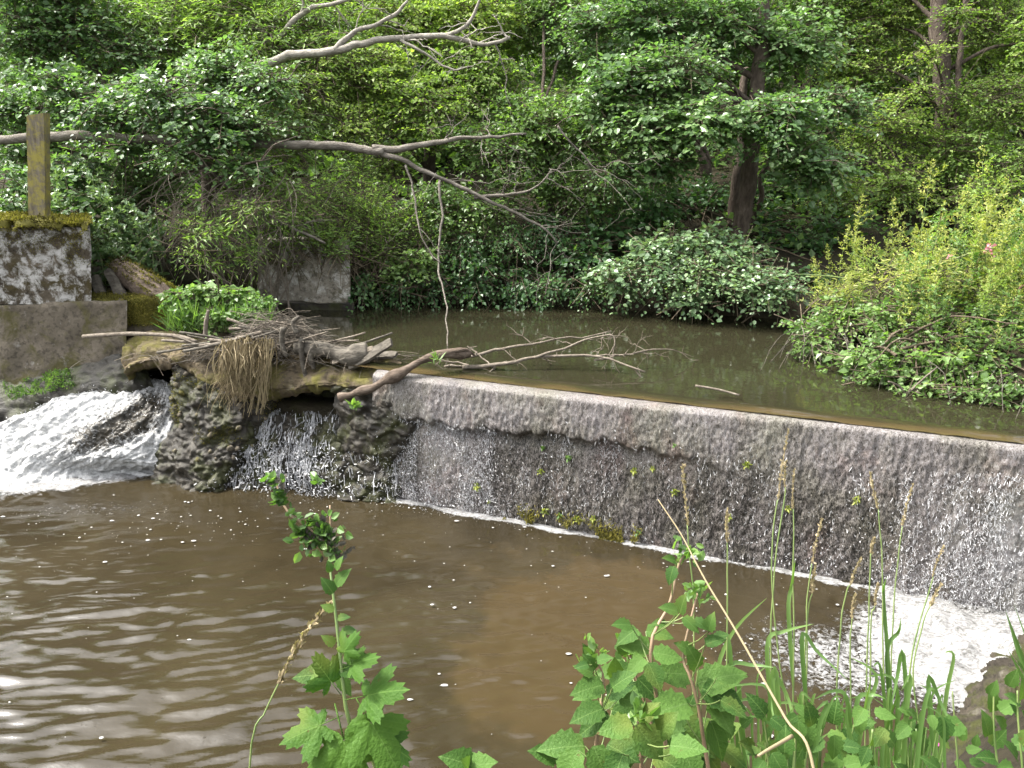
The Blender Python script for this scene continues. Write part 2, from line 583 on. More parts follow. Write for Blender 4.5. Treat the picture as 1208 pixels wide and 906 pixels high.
# ------------------------------------------------------------------ the lie of the land
C0 = np.array([0.08, 6.10])                 # a point of the weir crest
DV = np.array([.926, -.377]); DV /= np.linalg.norm(DV)
NV = np.array([DV[1], -DV[0]])              # downstream, towards the camera
ZU = 1.20                                   # upper water level


def weir(s, n, z):
    s, n, z = np.broadcast_arrays(s, n, z)
    return np.stack([C0[0] + DV[0] * s + NV[0] * n, C0[1] + DV[1] * s + NV[1] * n, z], -1)


def weir_sn(x, y):
    return (x - C0[0]) * DV[0] + (y - C0[1]) * DV[1], (x - C0[0]) * NV[0] + (y - C0[1]) * NV[1]


def ground_z(x, y):
    x, y = np.asarray(x, float), np.asarray(y, float)
    s, n = weir_sn(x, y)
    far_d = y - np.where(x < 0, 9.55, 9.55 - .33 * np.minimum(x, 4))
    right_d = np.minimum(x - 2.95, (x - 2.95) * .73 + (y - 6.2) * .68)
    left_d = np.minimum(-(x + 4.0 - .45 * (y - 8)), (y - 7.9) * 1.0)
    d = np.maximum(np.maximum(far_d, left_d), right_d)
    up = .7 + sstep(-.15, .45, d) * .85
    slope = np.where(far_d > right_d, .30, .10)
    up = up + np.clip(d - .5, 0, 40) * slope + np.clip(d - 40, 0, 400) * .03
    near_d = np.where(x < .9, 2.55, 2.55 + (x - .9) * .72) - y
    low = -.45 + 1.72 * sstep(-.25, 1.25, near_d) + .9 * sstep(.4, 1.6, x - 3.9)
    z = np.where(n > .0, low, up)
    z = np.where((n > 0) & (x < -3.9) & (y > 7.95), np.maximum(up, low), z)
    z = z + (fbm(np.stack([x * 1.7, y * 1.7, x * 0], -1), 4) - .5) * .16 * (z > .2)
    return z


xs = np.concatenate([[-400, -250, -150, -90, -60, -40, -30], np.arange(-24, -8, .8), np.arange(-8, 7, .14), np.arange(7, 24, .8), [30, 40, 60, 90, 150, 250, 400]])
ys = np.concatenate([[-300, -150, -70, -30, -15, -8, -4], np.arange(-2, 12, .14), np.arange(12, 34, .7), [40, 55, 75, 110, 170, 260, 400, 700]])
X, Y = np.meshgrid(xs, ys)
mb = MB()
mb.grid(np.stack([X, Y, ground_z(X, Y)], -1)[:, ::-1])
tag(mb.build('ground', M['earth'], smooth=True), 'dark earth of the wooded banks and stream bed', None, None, 'structure')

# upper pool
mb = MB()
ss = np.arange(-6, 8, .07)
nn = -np.concatenate([np.arange(0, .6, .03), np.arange(.6, 7.5, .15)])
s_, n_ = np.meshgrid(ss, nn)
up_z = ZU + .0 * s_
up_z = up_z - .02 * sstep(-.12, 0, n_) + (vnoise(np.stack([s_ * 22, n_ * 6, s_ * 0], -1)) - .5) * .012 * sstep(-.12, 0, n_)
V = weir(s_, n_, up_z)
tag(mb.grid(V, sstep(-.17, -.03, n_ + .10 * (vnoise(np.stack([s_ * 3, n_ * 5, s_ * 0], -1)) - .5))) or mb.build('upper_pool', M['upper'], smooth=True), 'calm green brown water held above the weir', None, None, 'structure')

# lower pool, with foam where the falls stir it
xs = np.arange(-8.0, 5.0, .025)
ys = np.arange(1.8, 8.8, .022)
X, Y = np.meshgrid(xs, ys)
s_, n_ = weir_sn(X, Y)
q = np.stack([X, Y, X * 0], -1)
far = np.clip((Y - 3.0) / 3.5, 0, 1)
left = sstep(1.6, -1.2, X) * sstep(6.5, 3.9, Y)
warp = (fbm(q * .9, 3) - .5)
ph = (Y - .16 * X + .9 * warp + .10 * (fbm(q * np.array([2.2, 3.5, 1]) + 5, 3) - .5))
wv = .5 * np.sin(ph * 26 + 3 * fbm(q * np.array([1.2, .6, 1]), 2) * 6) + .5 * np.sin((Y + .08 * X + .4 * warp) * 41 + 8 * fbm(q * 1.1 + 9, 2))
amp = .0082 * left * (0.35 + 1.3 * fbm(q * 1.5 + 4, 2)) + .0006
wv = wv * .32 + 3.4 * (fbm(np.stack([X * 3.0 + Y * .3, Y * 15 - X * 2.6 + 2.0 * warp, X * 0], -1), 3, .45) - .5) + .5 * np.sin((Y - .3 * X + .5 * fbm(q * 1.3 + 2, 3)) * 63 + 9 * fbm(q * 1.7 + 30, 2)) * (fbm(q * 2.2 + 8, 2))
nearw = np.exp(-((n_ - .8) / .8) ** 2) * (s_ > -2)
z = wv * amp + (fbm(q * np.array([4, 7, 1]), 3) - .5) * (.016 * left + .012) + (fbm(q * np.array([10, 17, 1]) + 3, 3) - .5) * (.006 + .006 * nearw) + (fbm(q * np.array([3.5, 6, 1]) + 13, 3) - .5) * .030 * nearw
# turbulence by the falls
fpool = np.exp(-(((s_ - 3.30) / .88) ** 2 + ((n_ - .78) / .80) ** 2) ** 1.3) * .88
rim = np.exp(-((n_ - (.16 + .10 * (fbm(np.stack([s_ * 2.2, s_ * 0, s_ * 0], -1), 4) - .5))) / (.04 + .06 * vnoise(np.stack([s_ * 3.1, s_ * 0, s_ * 0 + 8], -1)))) ** 2) * (s_ > -1.9)
rim = np.maximum(rim, sstep(2.2, 3.0, s_) * np.exp(-((n_ - .26) / .20) ** 2))
rim = rim * (.66 + .34 * sstep(.32, .55, vnoise(np.stack([s_ * 2.6, s_ * 0, s_ * 0 + 3], -1)))) * (s_ < 4.2)
CH = Pz(30, 575, 0)
fch = np.exp(-(((X - CH[0]) / 1.25) ** 2 + ((Y - CH[1] - .10 - .22 * (X - CH[0])) / .36) ** 2) ** 1.5) * .92
C2 = Pz(300, 568, 0)
fc2 = np.exp(-(((X - C2[0]) / .55) ** 2 + ((Y - C2[1]) / .13) ** 2)) * .72
spread = np.exp(-(((s_ - 2.6) / 1.1) ** 2 + ((n_ - 1.15) / .75) ** 2)) * .60
spl = np.exp(-(((X - CH[0] - .8) / 1.7) ** 2 + ((Y - CH[1] + .45) / .4) ** 2)) * .46
foam = np.clip(np.maximum.reduce([fpool * 1.0, rim * 1.0, fch * 1.0, fc2, spread, spl]), 0, 1)
foam = np.maximum(foam, .33 + .05 * (fbm(q * 1.2, 3) - .5))
z = z + fpool * (fbm(q * 6, 5) - .35) * .22 + rim * .018 + fch * (fbm(q * 6, 5) - .35) * .15
mb = MB()
mb.grid(np.stack([X, Y, z], -1)[:, ::-1], foam[:, ::-1])
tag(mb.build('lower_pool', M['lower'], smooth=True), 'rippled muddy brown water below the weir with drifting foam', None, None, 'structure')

# bubbles and foam flecks drifting on the lower pool
mb = MB()
fx, fy = [], []
while len(fx) < 620:
    x, y = rng.uniform(-5.5, 3.6), rng.uniform(2.6, 6.9)
    s1, n1 = weir_sn(x, y)
    if n1 < .12: continue
    pr = .05 + .55 * math.exp(-n1 / .5) * (s1 > -2.2) + .5 * math.exp(-(((s1 - 2.6) / 1.2) ** 2 + ((n1 - 1.3) / .9) ** 2)) + .4 * math.exp(-(((x + 3) / 1.5) ** 2 + ((y - 5.9) / .5) ** 2))
    if rng.random() < pr:
        if vnoise(np.array([[x * 2.2, y * 3.2, 1.]]))[0] > .40 or rng.random() < .25:
            fx.append(x); fy.append(y)
fx, fy = np.array(fx), np.array(fy)
r = .0025 + .009 * rng.random(len(fx)) ** 4
asp = 1 + 1.2 * rng.random(len(fx)) ** 2
th = np.linspace(0, 2 * np.pi, 7, endpoint=False)
vs = np.stack([fx[:, None] + np.cos(th) * (r * asp)[:, None] * (1 + .3 * rng.normal(size=(len(fx), 7)) * .5), fy[:, None] + np.sin(th) * r[:, None], np.full((len(fx), 7), .010)], -1)
top = np.stack([fx, fy, .012 + r * .45], -1)[:, None]
v = np.concatenate([vs, top], 1).reshape(-1, 3)
f = np.concatenate([(np.arange(len(fx)) * 8)[:, None] + np.array([[k, (k + 1) % 7, 7]]) for k in range(7)], 0)
mb.add(v, f)
tag(mb.build('foam', M['foam'], smooth=True), 'white bubbles and flecks of foam drifting on the brown pool', 'foam', None, 'stuff')

# ------------------------------------------------------------------ the weir
SL, SR = -1.38, 6.0


def lip_z(s):
    q = np.stack([s, s * 0, s * 0], -1)
    return .80 + .07 * np.sin(s * 2.1) - .04 * s + .10 * (fbm(q * 4, 3) - .5) + .10 * (fbm(q * 17 + 3, 3, .6) - .5)


def face_n(s, z, rough=True):
    "how far the face stands downstream of the crest line at height z"
    base = .02 + .10 * (1 - z / ZU)
    lipz = lip_z(np.asarray(s, float))
    lip = sstep(2.2, .6, s) * .055
    base = base + lip * sstep(lipz - .02, lipz + .03, z) - .03 * np.exp(-((z - lipz + .05) / .05) ** 2) * sstep(1.6, .4, s)
    return base


root = thing('weir', (*weir(0, 0.05, 0)[:2], -.4), 'long stone weir wall that holds back the upper pool', 'weir')
mb = MB()
ss = np.arange(SL, SR, .05)
zz = np.linspace(-.45, ZU - .075, 40)
s_, z_ = np.meshgrid(ss, zz)
fr = weir(s_, face_n(s_, np.maximum(z_, 0)) - .07 + (fbm(weir(s_, 0, z_) * 9, 4) - .5) * .05, z_)
mb.grid(fr[:, ::-1])
topn = np.linspace(0, 1, 6)
a_, b_ = np.meshgrid(ss, topn)
f_top = fr[-1][None] * (1 - b_[..., None]) + weir(a_, -.35, ZU - .07) * b_[..., None]
mb.grid(f_top[:, ::-1])
# left end of the wall, rough
zl, bl = np.meshgrid(zz, np.linspace(0, 1, 6), indexing='ij')
e = fr[:, 0][:, None] * (1 - bl[..., None]) + weir(SL, -.35, zl) * bl[..., None]
mb.grid(e)
mb.build('dam_wall', M['wetrock'], root, True)

ss = np.arange(SL, SR, .0095)
ss = ss[ss < 4.6]
arc = np.linspace(0, 1, 150)
s_, u_ = np.meshgrid(ss, arc)
# rounded lip at the crest, then down the face
th = np.clip(u_ / .07, 0, 1) * np.pi / 2
zc = np.where(u_ < .07, ZU - .025 - .055 * (1 - np.cos(th)) , (ZU - .08) * (1 - (u_ - .07) / .93) - .02)
nc = face_n(s_, np.clip(zc, 0, ZU))
nn0 = face_n(s_, np.full_like(s_, ZU - .08))
nc = np.where(u_ < .07, -.04 + np.sin(th) * (nn0 + .04), nc)
pw = np.stack([s_, nc * 0, zc], -1)
rel = (fbm(pw * np.array([26, 1, 9]), 4, .6) - .5) * .020 + (fbm(pw * np.array([7, 1, 3]), 3) - .5) * .024 + (fbm(pw * np.array([60, 1, 26]) + 7, 2) - .5) * .020
rel = rel * (.6 + .4 * sstep(.02, .2, u_))
V = weir(s_, nc + rel + .012, zc)
film = .70 - .26 * sstep(.1, .6, u_) - .10 * np.exp(-(u_ / .07) ** 2)
lipmask = sstep(1.8, .4, s_)
zrel = zc
lipz = lip_z(s_[:1])
film = film - .13 * np.exp(-((zc - lipz + .055) / .055) ** 2) * lipmask  # shade below the overhanging lip, painted into the film tint
film = film + .42 * np.exp(-(((s_ + .85) / .5) ** 2 + ((zc - .40) / .40) ** 2)) * (vnoise(np.stack([s_ * 7, s_ * 0, zc * 1.5], -1))) + 1.1 * sstep(2.7, 3.4, s_) * sstep(.95, .45, zc) * (vnoise(np.stack([s_ * 5, s_ * 0, zc * 1.2], -1)) ** .7)
film = film + (fbm(np.stack([s_ * 9, s_ * 0, zc * 3], -1), 3) - .5) * .25 + .8 * rel / .05 * .10
mb = MB()
mb.grid(V, np.clip(film, 0, 1))
tag(mb.build('waterfall', M['film'], smooth=True), 'thin sheet of grey water running down the whole weir face', None, None, 'structure')

# strands and droplets of white water leaping off the face
mb = MB()
N = 34000
s = rng.uniform(SL + .02, 3.9, N)
z = rng.uniform(.0, 1.0, N)
lipz = lip_z(s)
dens = .14 + 1.3 * np.exp(-((s + .75) / .6) ** 2) * (z < lipz) + .4 * sstep(1.5, 0, s) * np.exp(-((z - lipz + .08) / .07) ** 2) + 1.7 * sstep(2.6, 3.4, s) * (z < 1.0 - .1 * (3.6 - s)) - .10 * (z > .85)
clump = vnoise(np.stack([s * 12, s * 0, z * 2.6], -1))
keep = rng.random(N) < dens * (clump ** 2) * 2.0
s, z = s[keep], z[keep]
n0 = face_n(s, z) + .022 + .03 * rng.random(len(s)) ** 2
L = .005 + .030 * rng.random(len(s)) ** 2.5
wd = .0009 + .0020 * rng.random(len(s)) ** 2.5
a = weir(s, n0, z)
b = weir(s + rng.normal(0, .009, len(s)), n0 + rng.normal(.004, .006, len(s)), z - L)
mb.segs(a, b, wd * .7, wd, 0, rng.random(len(s)))
N = 5000
s = np.concatenate([rng.normal(3.6, .55, N // 2), rng.normal(-.9, .5, N // 2)])
z = np.abs(rng.normal(0, .30, N)) + .01
n0 = face_n(s, np.clip(z, 0, 1)) + .03 + np.abs(rng.normal(0, .09, N))
a = weir(s, n0, z)
sel = (s > SL) & (s < 4.5) & (z < .9)
a = a[sel]
r_ = .0012 + .0028 * rng.random(len(a)) ** 2
mb.segs(a, a + rng.normal(0, .006, a.shape), r_, r_ * .5)
tag(mb.build('spray', M['white']), 'white strands and drops of water leaping off the weir face', 'spray', None, 'stuff')

# ------------------------------------------------------------------ left abutment, post, planks


def block(pts_front, depth, nu=46, nv=34, amp=.05, seed=0.0, rnd=.06):
    "a worn masonry block: front face from four world corners (tl, tr, br, bl), pushed back by depth"
    tl, tr, br, bl = [np.asarray(p, float) for p in pts_front]
    back = np.array([tr[0] / tr[1] * 1.0, 1.0, 0.0]) * depth
    # unfold: top back -> top front -> bottom front as one sheet, then the two ends
    u = np.linspace(0, 1, nu)
    top = (1 - u)[:, None] * tl + u[:, None] * tr
    bot = (1 - u)[:, None] * bl + u[:, None] * br
    rows = []
    for k in np.linspace(1, .04, 14): rows.append(top + back * k)
    for k in np.linspace(.0, 1, nv): rows.append(top * (1 - k) + bot * k)
    V = np.stack(rows)
    # round the front top arris
    nrm = gnormal(V)
    d = (fbm(V * 3 + seed, 5, .6) - .5) * amp * 2
    A = V + nrm * d[..., None] * np.where(np.abs(nrm[..., 1:2]) > .0, 1, 1)
    mbx = MB()
    mbx.grid(A)
    for col, flip in ((0, False), (-1, True)):
        edge = A[14:, col]
        tops = A[:14, col]
        E = np.stack([edge + back * k for k in np.linspace(0, 1, 14)])
        g = E[:, ::-1] if flip else E
        # end wall follows the front edge; its top row meets the top sheet
        mbx.grid(g)
    return mbx, A


def moss_on(mbx, pts, nrm, n, hmin=.008, hmax=.03):
    i = rng.integers(0, len(pts), n)
    p = pts[i] + rng.normal(0, .012, (n, 3))
    d = unit(nrm[i] + rng.normal(0, .55, (n, 3)))
    L = rng.uniform(hmin, hmax, n)
    mbx.leaves(p - d * .006, d, rng.normal(0, 1, (n, 3)), L, .22, np.clip(rng.normal(.5, .25, n) + (vnoise(p * 6) - .5) * 1.1 + (vnoise(p * 19) - .5) * .5, 0, 1), 0, 4)


YW = 7.75
wall = thing('abutment_wall', P(40, 470, YW), 'old abutment wall of lichened stone on a concrete footing beside the chute', 'wall')
lb, A = block([P(-60, 262, YW), P(106, 268, YW), P(107, 359, YW), P(-60, 359, YW)], .75, 60, 40, .06, 3)
lb.build('lichened_block', M['lichen'], wall, True)
mm = MB()
# a cushion of moss over the block's top and its front arris
tp = A[:19].reshape(-1, 3)
cush = A[2:16].copy()
cn = gnormal(cush); cn = cn * np.sign(cn[..., 2:3] + cn[..., 1:2] * -.5)
cush = cush + cn * (.015 + .075 * fbm(cush * 6, 3) + .05 * (fbm(cush * 22, 3) - .5))[..., None]
mm.grid(cush, .45 + .3 * (fbm(cush * 9, 3) - .5))
moss_on(mm, cush.reshape(-1, 3), cn.reshape(-1, 3), 17000, .010, .034)
# ragged fringe hanging down the front
fr = A[16:24].reshape(-1, 3)
w = rng.random(len(fr)) < .6
moss_on(mm, fr[w], np.tile([[0, -1, .2]], (w.sum(), 1)), 1600, .006, .02)
fr = A[18:34].reshape(-1, 3)
w = fbm(fr * 4.5 + 2, 4) > .55
moss_on(mm, fr[w], np.tile([[0, -1, .2]], (w.sum(), 1)), 2600, .006, .02)
mm.build('moss_cap', M['moss'], wall, True)['kind'] = 'stuff'
fb, A2 = block([P(-60, 362, YW - .03), P(150, 356, YW - .03), P(150, 470, YW - .16), P(-60, 560, YW - .30)], .8, 60, 40, .05, 9)
fb.build('concrete_footing', M['conc'], wall, True)
# dark wet mossy foot of the wall
ctrl = [[P(-60, 452, YW - .12), P(20, 447, YW - .14), P(70, 437, YW - .16), P(142, 418, YW - .16), P(175, 440, YW - .2)],
        [P(-60, 492, YW - .36), P(20, 480, YW - .36), P(80, 466, YW - .34), P(142, 452, YW - .34), P(180, 455, YW - .3)],
        [P(-60, 560, YW - .5), P(20, 545, YW - .5), P(80, 520, YW - .45), P(150, 500, YW - .4), P(190, 490, YW - .3)]]
V = patch(ctrl, 70, 40)
nr = gnormal(V); nr *= -np.sign(nr[..., 1:2])
V = V + nr * ((fbm(V * 5, 6, .66) - .5) * .20)[..., None]
wf = MB(); wf.grid(V)
wf.build('wall_foot', M['foot'], wall, True)
fm = MB()
sel = V[2:16, 14:38].reshape(-1, 3)
keep = fbm(sel * 5, 3) > .42
moss_on(fm, sel[keep], np.tile([[0, -.6, .8]], (keep.sum(), 1)), 3200, .008, .03)
fm.build('wet_moss', M['herb'], wall)['kind'] = 'stuff'
lg, A3 = block([P(108, 356, YW + .06), P(201, 352, YW + .06), P(201, 391, YW + .05), P(108, 391, YW + .05)], .42, 40, 18, .03, 21)
lg.build('ledge', M['conc'], wall, True)
lm = MB()
cush = A3[3:28].copy()
cn = gnormal(cush); cn = cn * np.sign(cn[..., 2:3] - cn[..., 1:2])
cush = cush + cn * (.003 + .035 * fbm(cush * 8, 3))[..., None]
lm.grid(cush, .5 + .5 * (fbm(cush * 7, 3) - .5))
moss_on(lm, cush.reshape(-1, 3), cn.reshape(-1, 3), 5000, .006, .022)
moss_on(lm, cush.reshape(-1, 3), cn.reshape(-1, 3), 6000, .01, .03)
lm.build('ledge_moss', M['moss'], wall, True)['kind'] = 'stuff'

# sawn post standing on the block
a, b = P(47, 262, YW + .22), P(45, 135, YW + .22)
pm = MB()
hx, hy = .085, .05
n = 14
zz = np.linspace(0, 1, n)
for k in range(n - 1): pass
prof = np.array([[-hx, -hy], [-hx * .6, -hy * 1.04], [0, -hy], [hx * .5, -hy * 1.05], [hx, -hy], [hx, hy], [0, hy], [-hx, hy]])
ring = []
for q in zz:
    c = a * (1 - q) + b * q
    pr = prof * (1 + .03 * rng.normal(size=prof.shape))
    ring.append(np.stack([c[0] + pr[:, 0], c[1] + pr[:, 1], np.full(8, c[2]) + (.012 * pr[:, 0] / hx if q == 1 else 0)], -1))
Vp = np.stack(ring)
pm.grid(np.concatenate([Vp, Vp[:, :1]], 1)[::-1])
pm.f.append((np.array([[(n - 1 - (n - 1)) * 9 + k for k in range(7, -1, -1)]]), 0))
tag(pm.build('wooden_post', M['post'], None, False, tuple(a)), 'weathered upright wooden post with yellow lichen on the mossy block', 'post')


def plank(a, b, wdt, thk, up, name, mat, seed=0, parent=None):
    a, b = np.asarray(a, float), np.asarray(b, float)
    d = unit(b - a); s = unit(np.cross(d, up)); u = np.cross(s, d)
    n = 12
    rows = []
    for k in range(n):
        q = k / (n - 1)
        c = a + (b - a) * q
        ww = wdt * (.9 + .2 * vnoise(np.array([[q * 4, seed, 0.]]))[0]) * (1 if 0 < k < n - 1 else .8)
        tt = thk * (.85 + .3 * vnoise(np.array([[q * 6, seed, 5.]]))[0])
        sh = .015 * (vnoise(np.array([[q * 3, seed, 9.]]))[0] - .5)
        rows.append([c + s * (x * ww + sh) + u * (y * tt) for x, y in ((-.5, -.5), (-.1, -.56), (.5, -.42), (.5, .4), (.12, .56), (-.5, .45))])
    V = np.array(rows)
    m_ = MB()
    m_.grid(np.concatenate([V, V[:, :1]], 1))
    m_.f.append((np.array([[5, 4, 3, 2, 1, 0]]), 0))
    m_.f.append((np.array([[k + (n - 1) * 7 for k in range(6)]]), 0))
    return m_.build(name, mat, parent, False, None if parent is not None else tuple(a))


tag(plank(P(124, 358, 8.05), P(112, 326, 8.2), .09, .05, (0, -1, .3), 'broken_plank', M['drift'], 1), 'grey broken plank leaning beside the mossy ledge', 'plank')
tag(plank(P(148, 356, 8.0), P(128, 318, 8.2), .12, .06, (0, -1, .3), 'broken_plank', M['drift'], 5), 'wider split plank leaning over its grey neighbour on the ledge', 'plank')
# mossy fallen trunk end above the ledge
mb = MB()
rough_branch(mb, [P(196, 357, 8.05), P(176, 340, 8.1), P(140, 316, 8.3)], .17, .13, 20, .02, 14, seed=4, knob=.25)
st = thing('mossy_log', P(180, 350, 8.05), 'rotten log with orange green moss slumped on the ledge', 'log')
mb.build('rotten_wood', M['log'], st, True)
mm = MB()
pts = mb.v[0].reshape(20, 14, 3)
ctr = pts.mean(1, keepdims=True)
nr = unit(pts - ctr)
ok = (nr[..., 2] > .1) & (fbm(pts * 8, 3) > .40)
moss_on(mm, pts[ok] + nr[ok] * .008, nr[ok], 2600, .008, .03)
mm.build('moss', M['moss'], st)['kind'] = 'stuff'

# ------------------------------------------------------------------ broken slab left of the weir, rubble and cave
slab = thing('broken_slab', P(290, 470, 7.0), 'broken mossy concrete slab undercut by the water left of the weir', 'slab')
ctrl = [[P(150, 396, 7.75), P(200, 392, 7.7), P(262, 394, 7.6), P(330, 400, 7.45), P(400, 410, 7.2), P(474, 428, 6.75)],
        [P(146, 412, 7.5), P(200, 405, 7.45), P(262, 410, 7.3), P(330, 420, 7.1), P(400, 428, 6.9), P(472, 444, 6.6)],
        [P(142, 428, 7.35), P(200, 414, 7.3), P(250, 438, 7.05), P(315, 444, 6.92), P(395, 444, 6.75), P(470, 458, 6.5)],
        [P(146, 438, 7.3), P(202, 422, 7.25), P(246, 456, 6.98), P(308, 462, 6.86), P(396, 455, 6.70), P(468, 468, 6.46)]]
Vt = patch(ctrl, 150, 56)
nr = gnormal(Vt); nr *= np.sign(nr[..., 2:3])
edge = fbm(Vt[-1] * 7, 4) - .5
Vt = Vt + nr * ((fbm(Vt * 4, 6, .64) - .5) * .17 + (stones(Vt * np.array([2.6, 2.6, 4]) + 8) - .5) * .05)[..., None]
Vt[-1, :, 2] += edge * .20
Vt[-2, :, 2] += edge * .12
Vt[-4:, :, 1] += (fbm(Vt[-4:] * 8 + 3, 3) - .5) * .16
# underside: curls back below the broken front edge
rows = [Vt]
cur = Vt[-1]
und = []
for dy, dz in ((.015, -.035), (.03, -.075), (.10, -.10), (.30, -.10), (.65, -.16), (1.0, -.2)):
    r_ = cur + np.array([0, dy, dz])
    r_ = r_ + (np.stack([fbm(r_ * 11 + k * 9, 4) - .5 for k in range(3)], -1)) * .11
    und.append(r_)
full = np.concatenate([Vt, np.stack(und)], 0)
mb = MB(); mb.grid(full)
mb.build('slab_top', M['slab'], slab, True)
# rough rubble face under the arch
ctrl = [[P(198, 424, 7.34), P(222, 438, 7.2), P(245, 452, 7.08), P(285, 462, 6.98), P(335, 468, 7.15)],
        [P(205, 452, 7.26), P(228, 466, 7.05), P(255, 482, 6.92), P(290, 488, 6.92), P(332, 484, 7.2)],
        [P(205, 490, 7.12), P(226, 505, 6.9), P(252, 516, 6.8), P(284, 516, 6.82), P(316, 508, 7.1)],
        [P(190, 535, 6.95), P(215, 545, 6.8), P(240, 552, 6.7), P(270, 548, 6.7), P(294, 542, 6.95)],
        [P(180, 575, 6.85), P(210, 580, 6.7), P(240, 582, 6.62), P(262, 580, 6.66), P(282, 572, 6.9)]]
V = patch(ctrl, 80, 100)
nr = gnormal(V); nr *= -np.sign(nr[..., 1:2])
V = V + nr * (stones((V + .05 * np.stack([fbm(V * 6 + k * 9, 2) for k in range(3)], -1)) * np.array([6, 6, 9])) * .034 + stones(V * 19 + 5) * .010 + (fbm(V * 5, 6, .66) - .5) * .25)[..., None]
mb = MB(); mb.grid(V)
mb.build('rubble_face', M['wetrock'], slab, True)


def stone_mesh(seed, mat, name='stone'):
    th, ph = np.meshgrid(np.linspace(0, 2 * np.pi, 10), np.linspace(0.02, np.pi - .02, 7))
    v = np.stack([np.sin(ph) * np.cos(th), np.sin(ph) * np.sin(th), np.cos(ph)], -1)
    v = v * (1 + 1.1 * (fbm(v * 1.6 + seed * 7.7, 3) - .5))[..., None] * np.array([1, .8, .7])
    m_ = MB(); m_.grid(v[:, ::-1])
    return m_.mesh(name, mat, smooth=True)


SM = [stone_mesh(k, M['stone']) for k in range(4)]
for k in range(40):
    i, j = int(rng.integers(2, 70)), int(rng.integers(4, 76))
    p = V[i, j]
    sz = rng.uniform(.010, .038)
    ax = Vector(rng.normal(size=3)).normalized()
    child('stone', SM[k % 4], slab, Matrix.Translation(Vector(p + nr[i, j] * sz * .3)) @ Matrix.Rotation(rng.uniform(0, 6), 4, ax) @ Matrix.Scale(sz, 4))
mm = MB()
sel = V[8:56].reshape(-1, 3); sn = nr[8:56].reshape(-1, 3)
ok = fbm(sel * 4.5, 3) > .49
moss_on(mm, sel[ok], sn[ok], 4200, .006, .02)
st_ = full[6:50].reshape(-1, 3)
ok = fbm(st_ * 3.2 + 5, 4) > .55
moss_on(mm, st_[ok], np.tile([[0, -.2, 1.]], (ok.sum(), 1)), 2600, .004, .012)
mm.build('moss', M['moss'], slab)['kind'] = 'stuff'
# dark back of the cave and the stepped rock the second fall runs over
ctrl = [[P(285, 440, 7.7), P(350, 445, 7.6), P(420, 450, 7.2), P(480, 450, 6.85)],
        [P(285, 490, 7.5), P(350, 485, 7.45), P(420, 485, 7.05), P(480, 486, 6.72)],
        [P(272, 505, 7.1), P(340, 492, 7.05), P(410, 497, 6.85), P(478, 500, 6.60)],
        [P(258, 548, 6.88), P(330, 530, 6.85), P(405, 535, 6.66), P(474, 545, 6.50)],
        [P(240, 585, 6.66), P(330, 590, 6.62), P(405, 590, 6.46), P(474, 600, 6.36)]]
V = patch(ctrl, 150, 120)
nr = gnormal(V); nr *= -np.sign(nr[..., 1:2])
V = V + nr * (stones(V * np.array([5, 5, 8])) * .07 + (fbm(V * 6, 5, .62) - .5) * .15)[..., None]
mb = MB(); mb.grid(V)
mb.build('cave_rock', M['wetrock'], slab, True)
# rough pillar of masonry at the weir's broken end
ctrl = [[P(395, 452, 6.78), P(430, 462, 6.6), P(470, 470, 6.48), P(505, 476, 6.46)],
        [P(398, 482, 6.74), P(432, 490, 6.52), P(468, 500, 6.42), P(496, 500, 6.46)],
        [P(404, 520, 6.7), P(436, 528, 6.5), P(462, 532, 6.42), P(484, 530, 6.48)],
        [P(410, 560, 6.66), P(436, 565, 6.5), P(455, 566, 6.46), P(470, 566, 6.5)]]
V2 = patch(ctrl, 70, 70)
nr2 = gnormal(V2); nr2 *= -np.sign(nr2[..., 1:2])
V2 = V2 + nr2 * (stones(V2 * np.array([5, 5, 8]) + 3) * .040 + stones(V2 * 17) * .010 + (fbm(V2 * 6 + 3, 6, .64) - .5) * .18)[..., None]
mb = MB(); mb.grid(V2)
mb.build('broken_end', M['wetrock'], slab, True)

# water running over the second fall: strands that follow the rock
mb = MB()
N = 6000
i = rng.integers(30, 108, N); j = rng.integers(4, 146, N)
L = rng.integers(2, 8, N)
i2 = np.minimum(i + L, 118)
j2 = np.clip(j + rng.integers(-1, 2, N), 0, 149)
a = V[i, j] + nr[i, j] * (.010 + .02 * rng.random((N, 1)))
b = V[i2, j2] + nr[i2, j2] * (.010 + .02 * rng.random((N, 1)))
cl = vnoise(np.stack([j / 9.0, i / 60.0, i * 0], -1))
px = j / 149.0
w = np.exp(-((px - .36) / .22) ** 2) * .9 + .18 * np.exp(-((px - .85) / .12) ** 2)
keep = (rng.random(N) < w * cl ** 1.5 * 2.0)
wd = .0015 + .0045 * rng.random(keep.sum()) ** 2.5
mb.segs(a[keep], b[keep], wd, wd * 1.2)
N = 1500
i = rng.integers(86, 116, N); j = np.clip(rng.normal(60, 26, N).astype(int), 0, 149)
a = V[i, j] + rng.normal(0, .03, (N, 3)) + np.array([0, -.06, .02])
mb.segs(a, a + rng.normal(0, .014, (N, 3)), .004, .002)
tag(mb.build('small_cascade', M['white']), 'thin white streams falling over dark rock below the broken slab', None, None, 'structure')

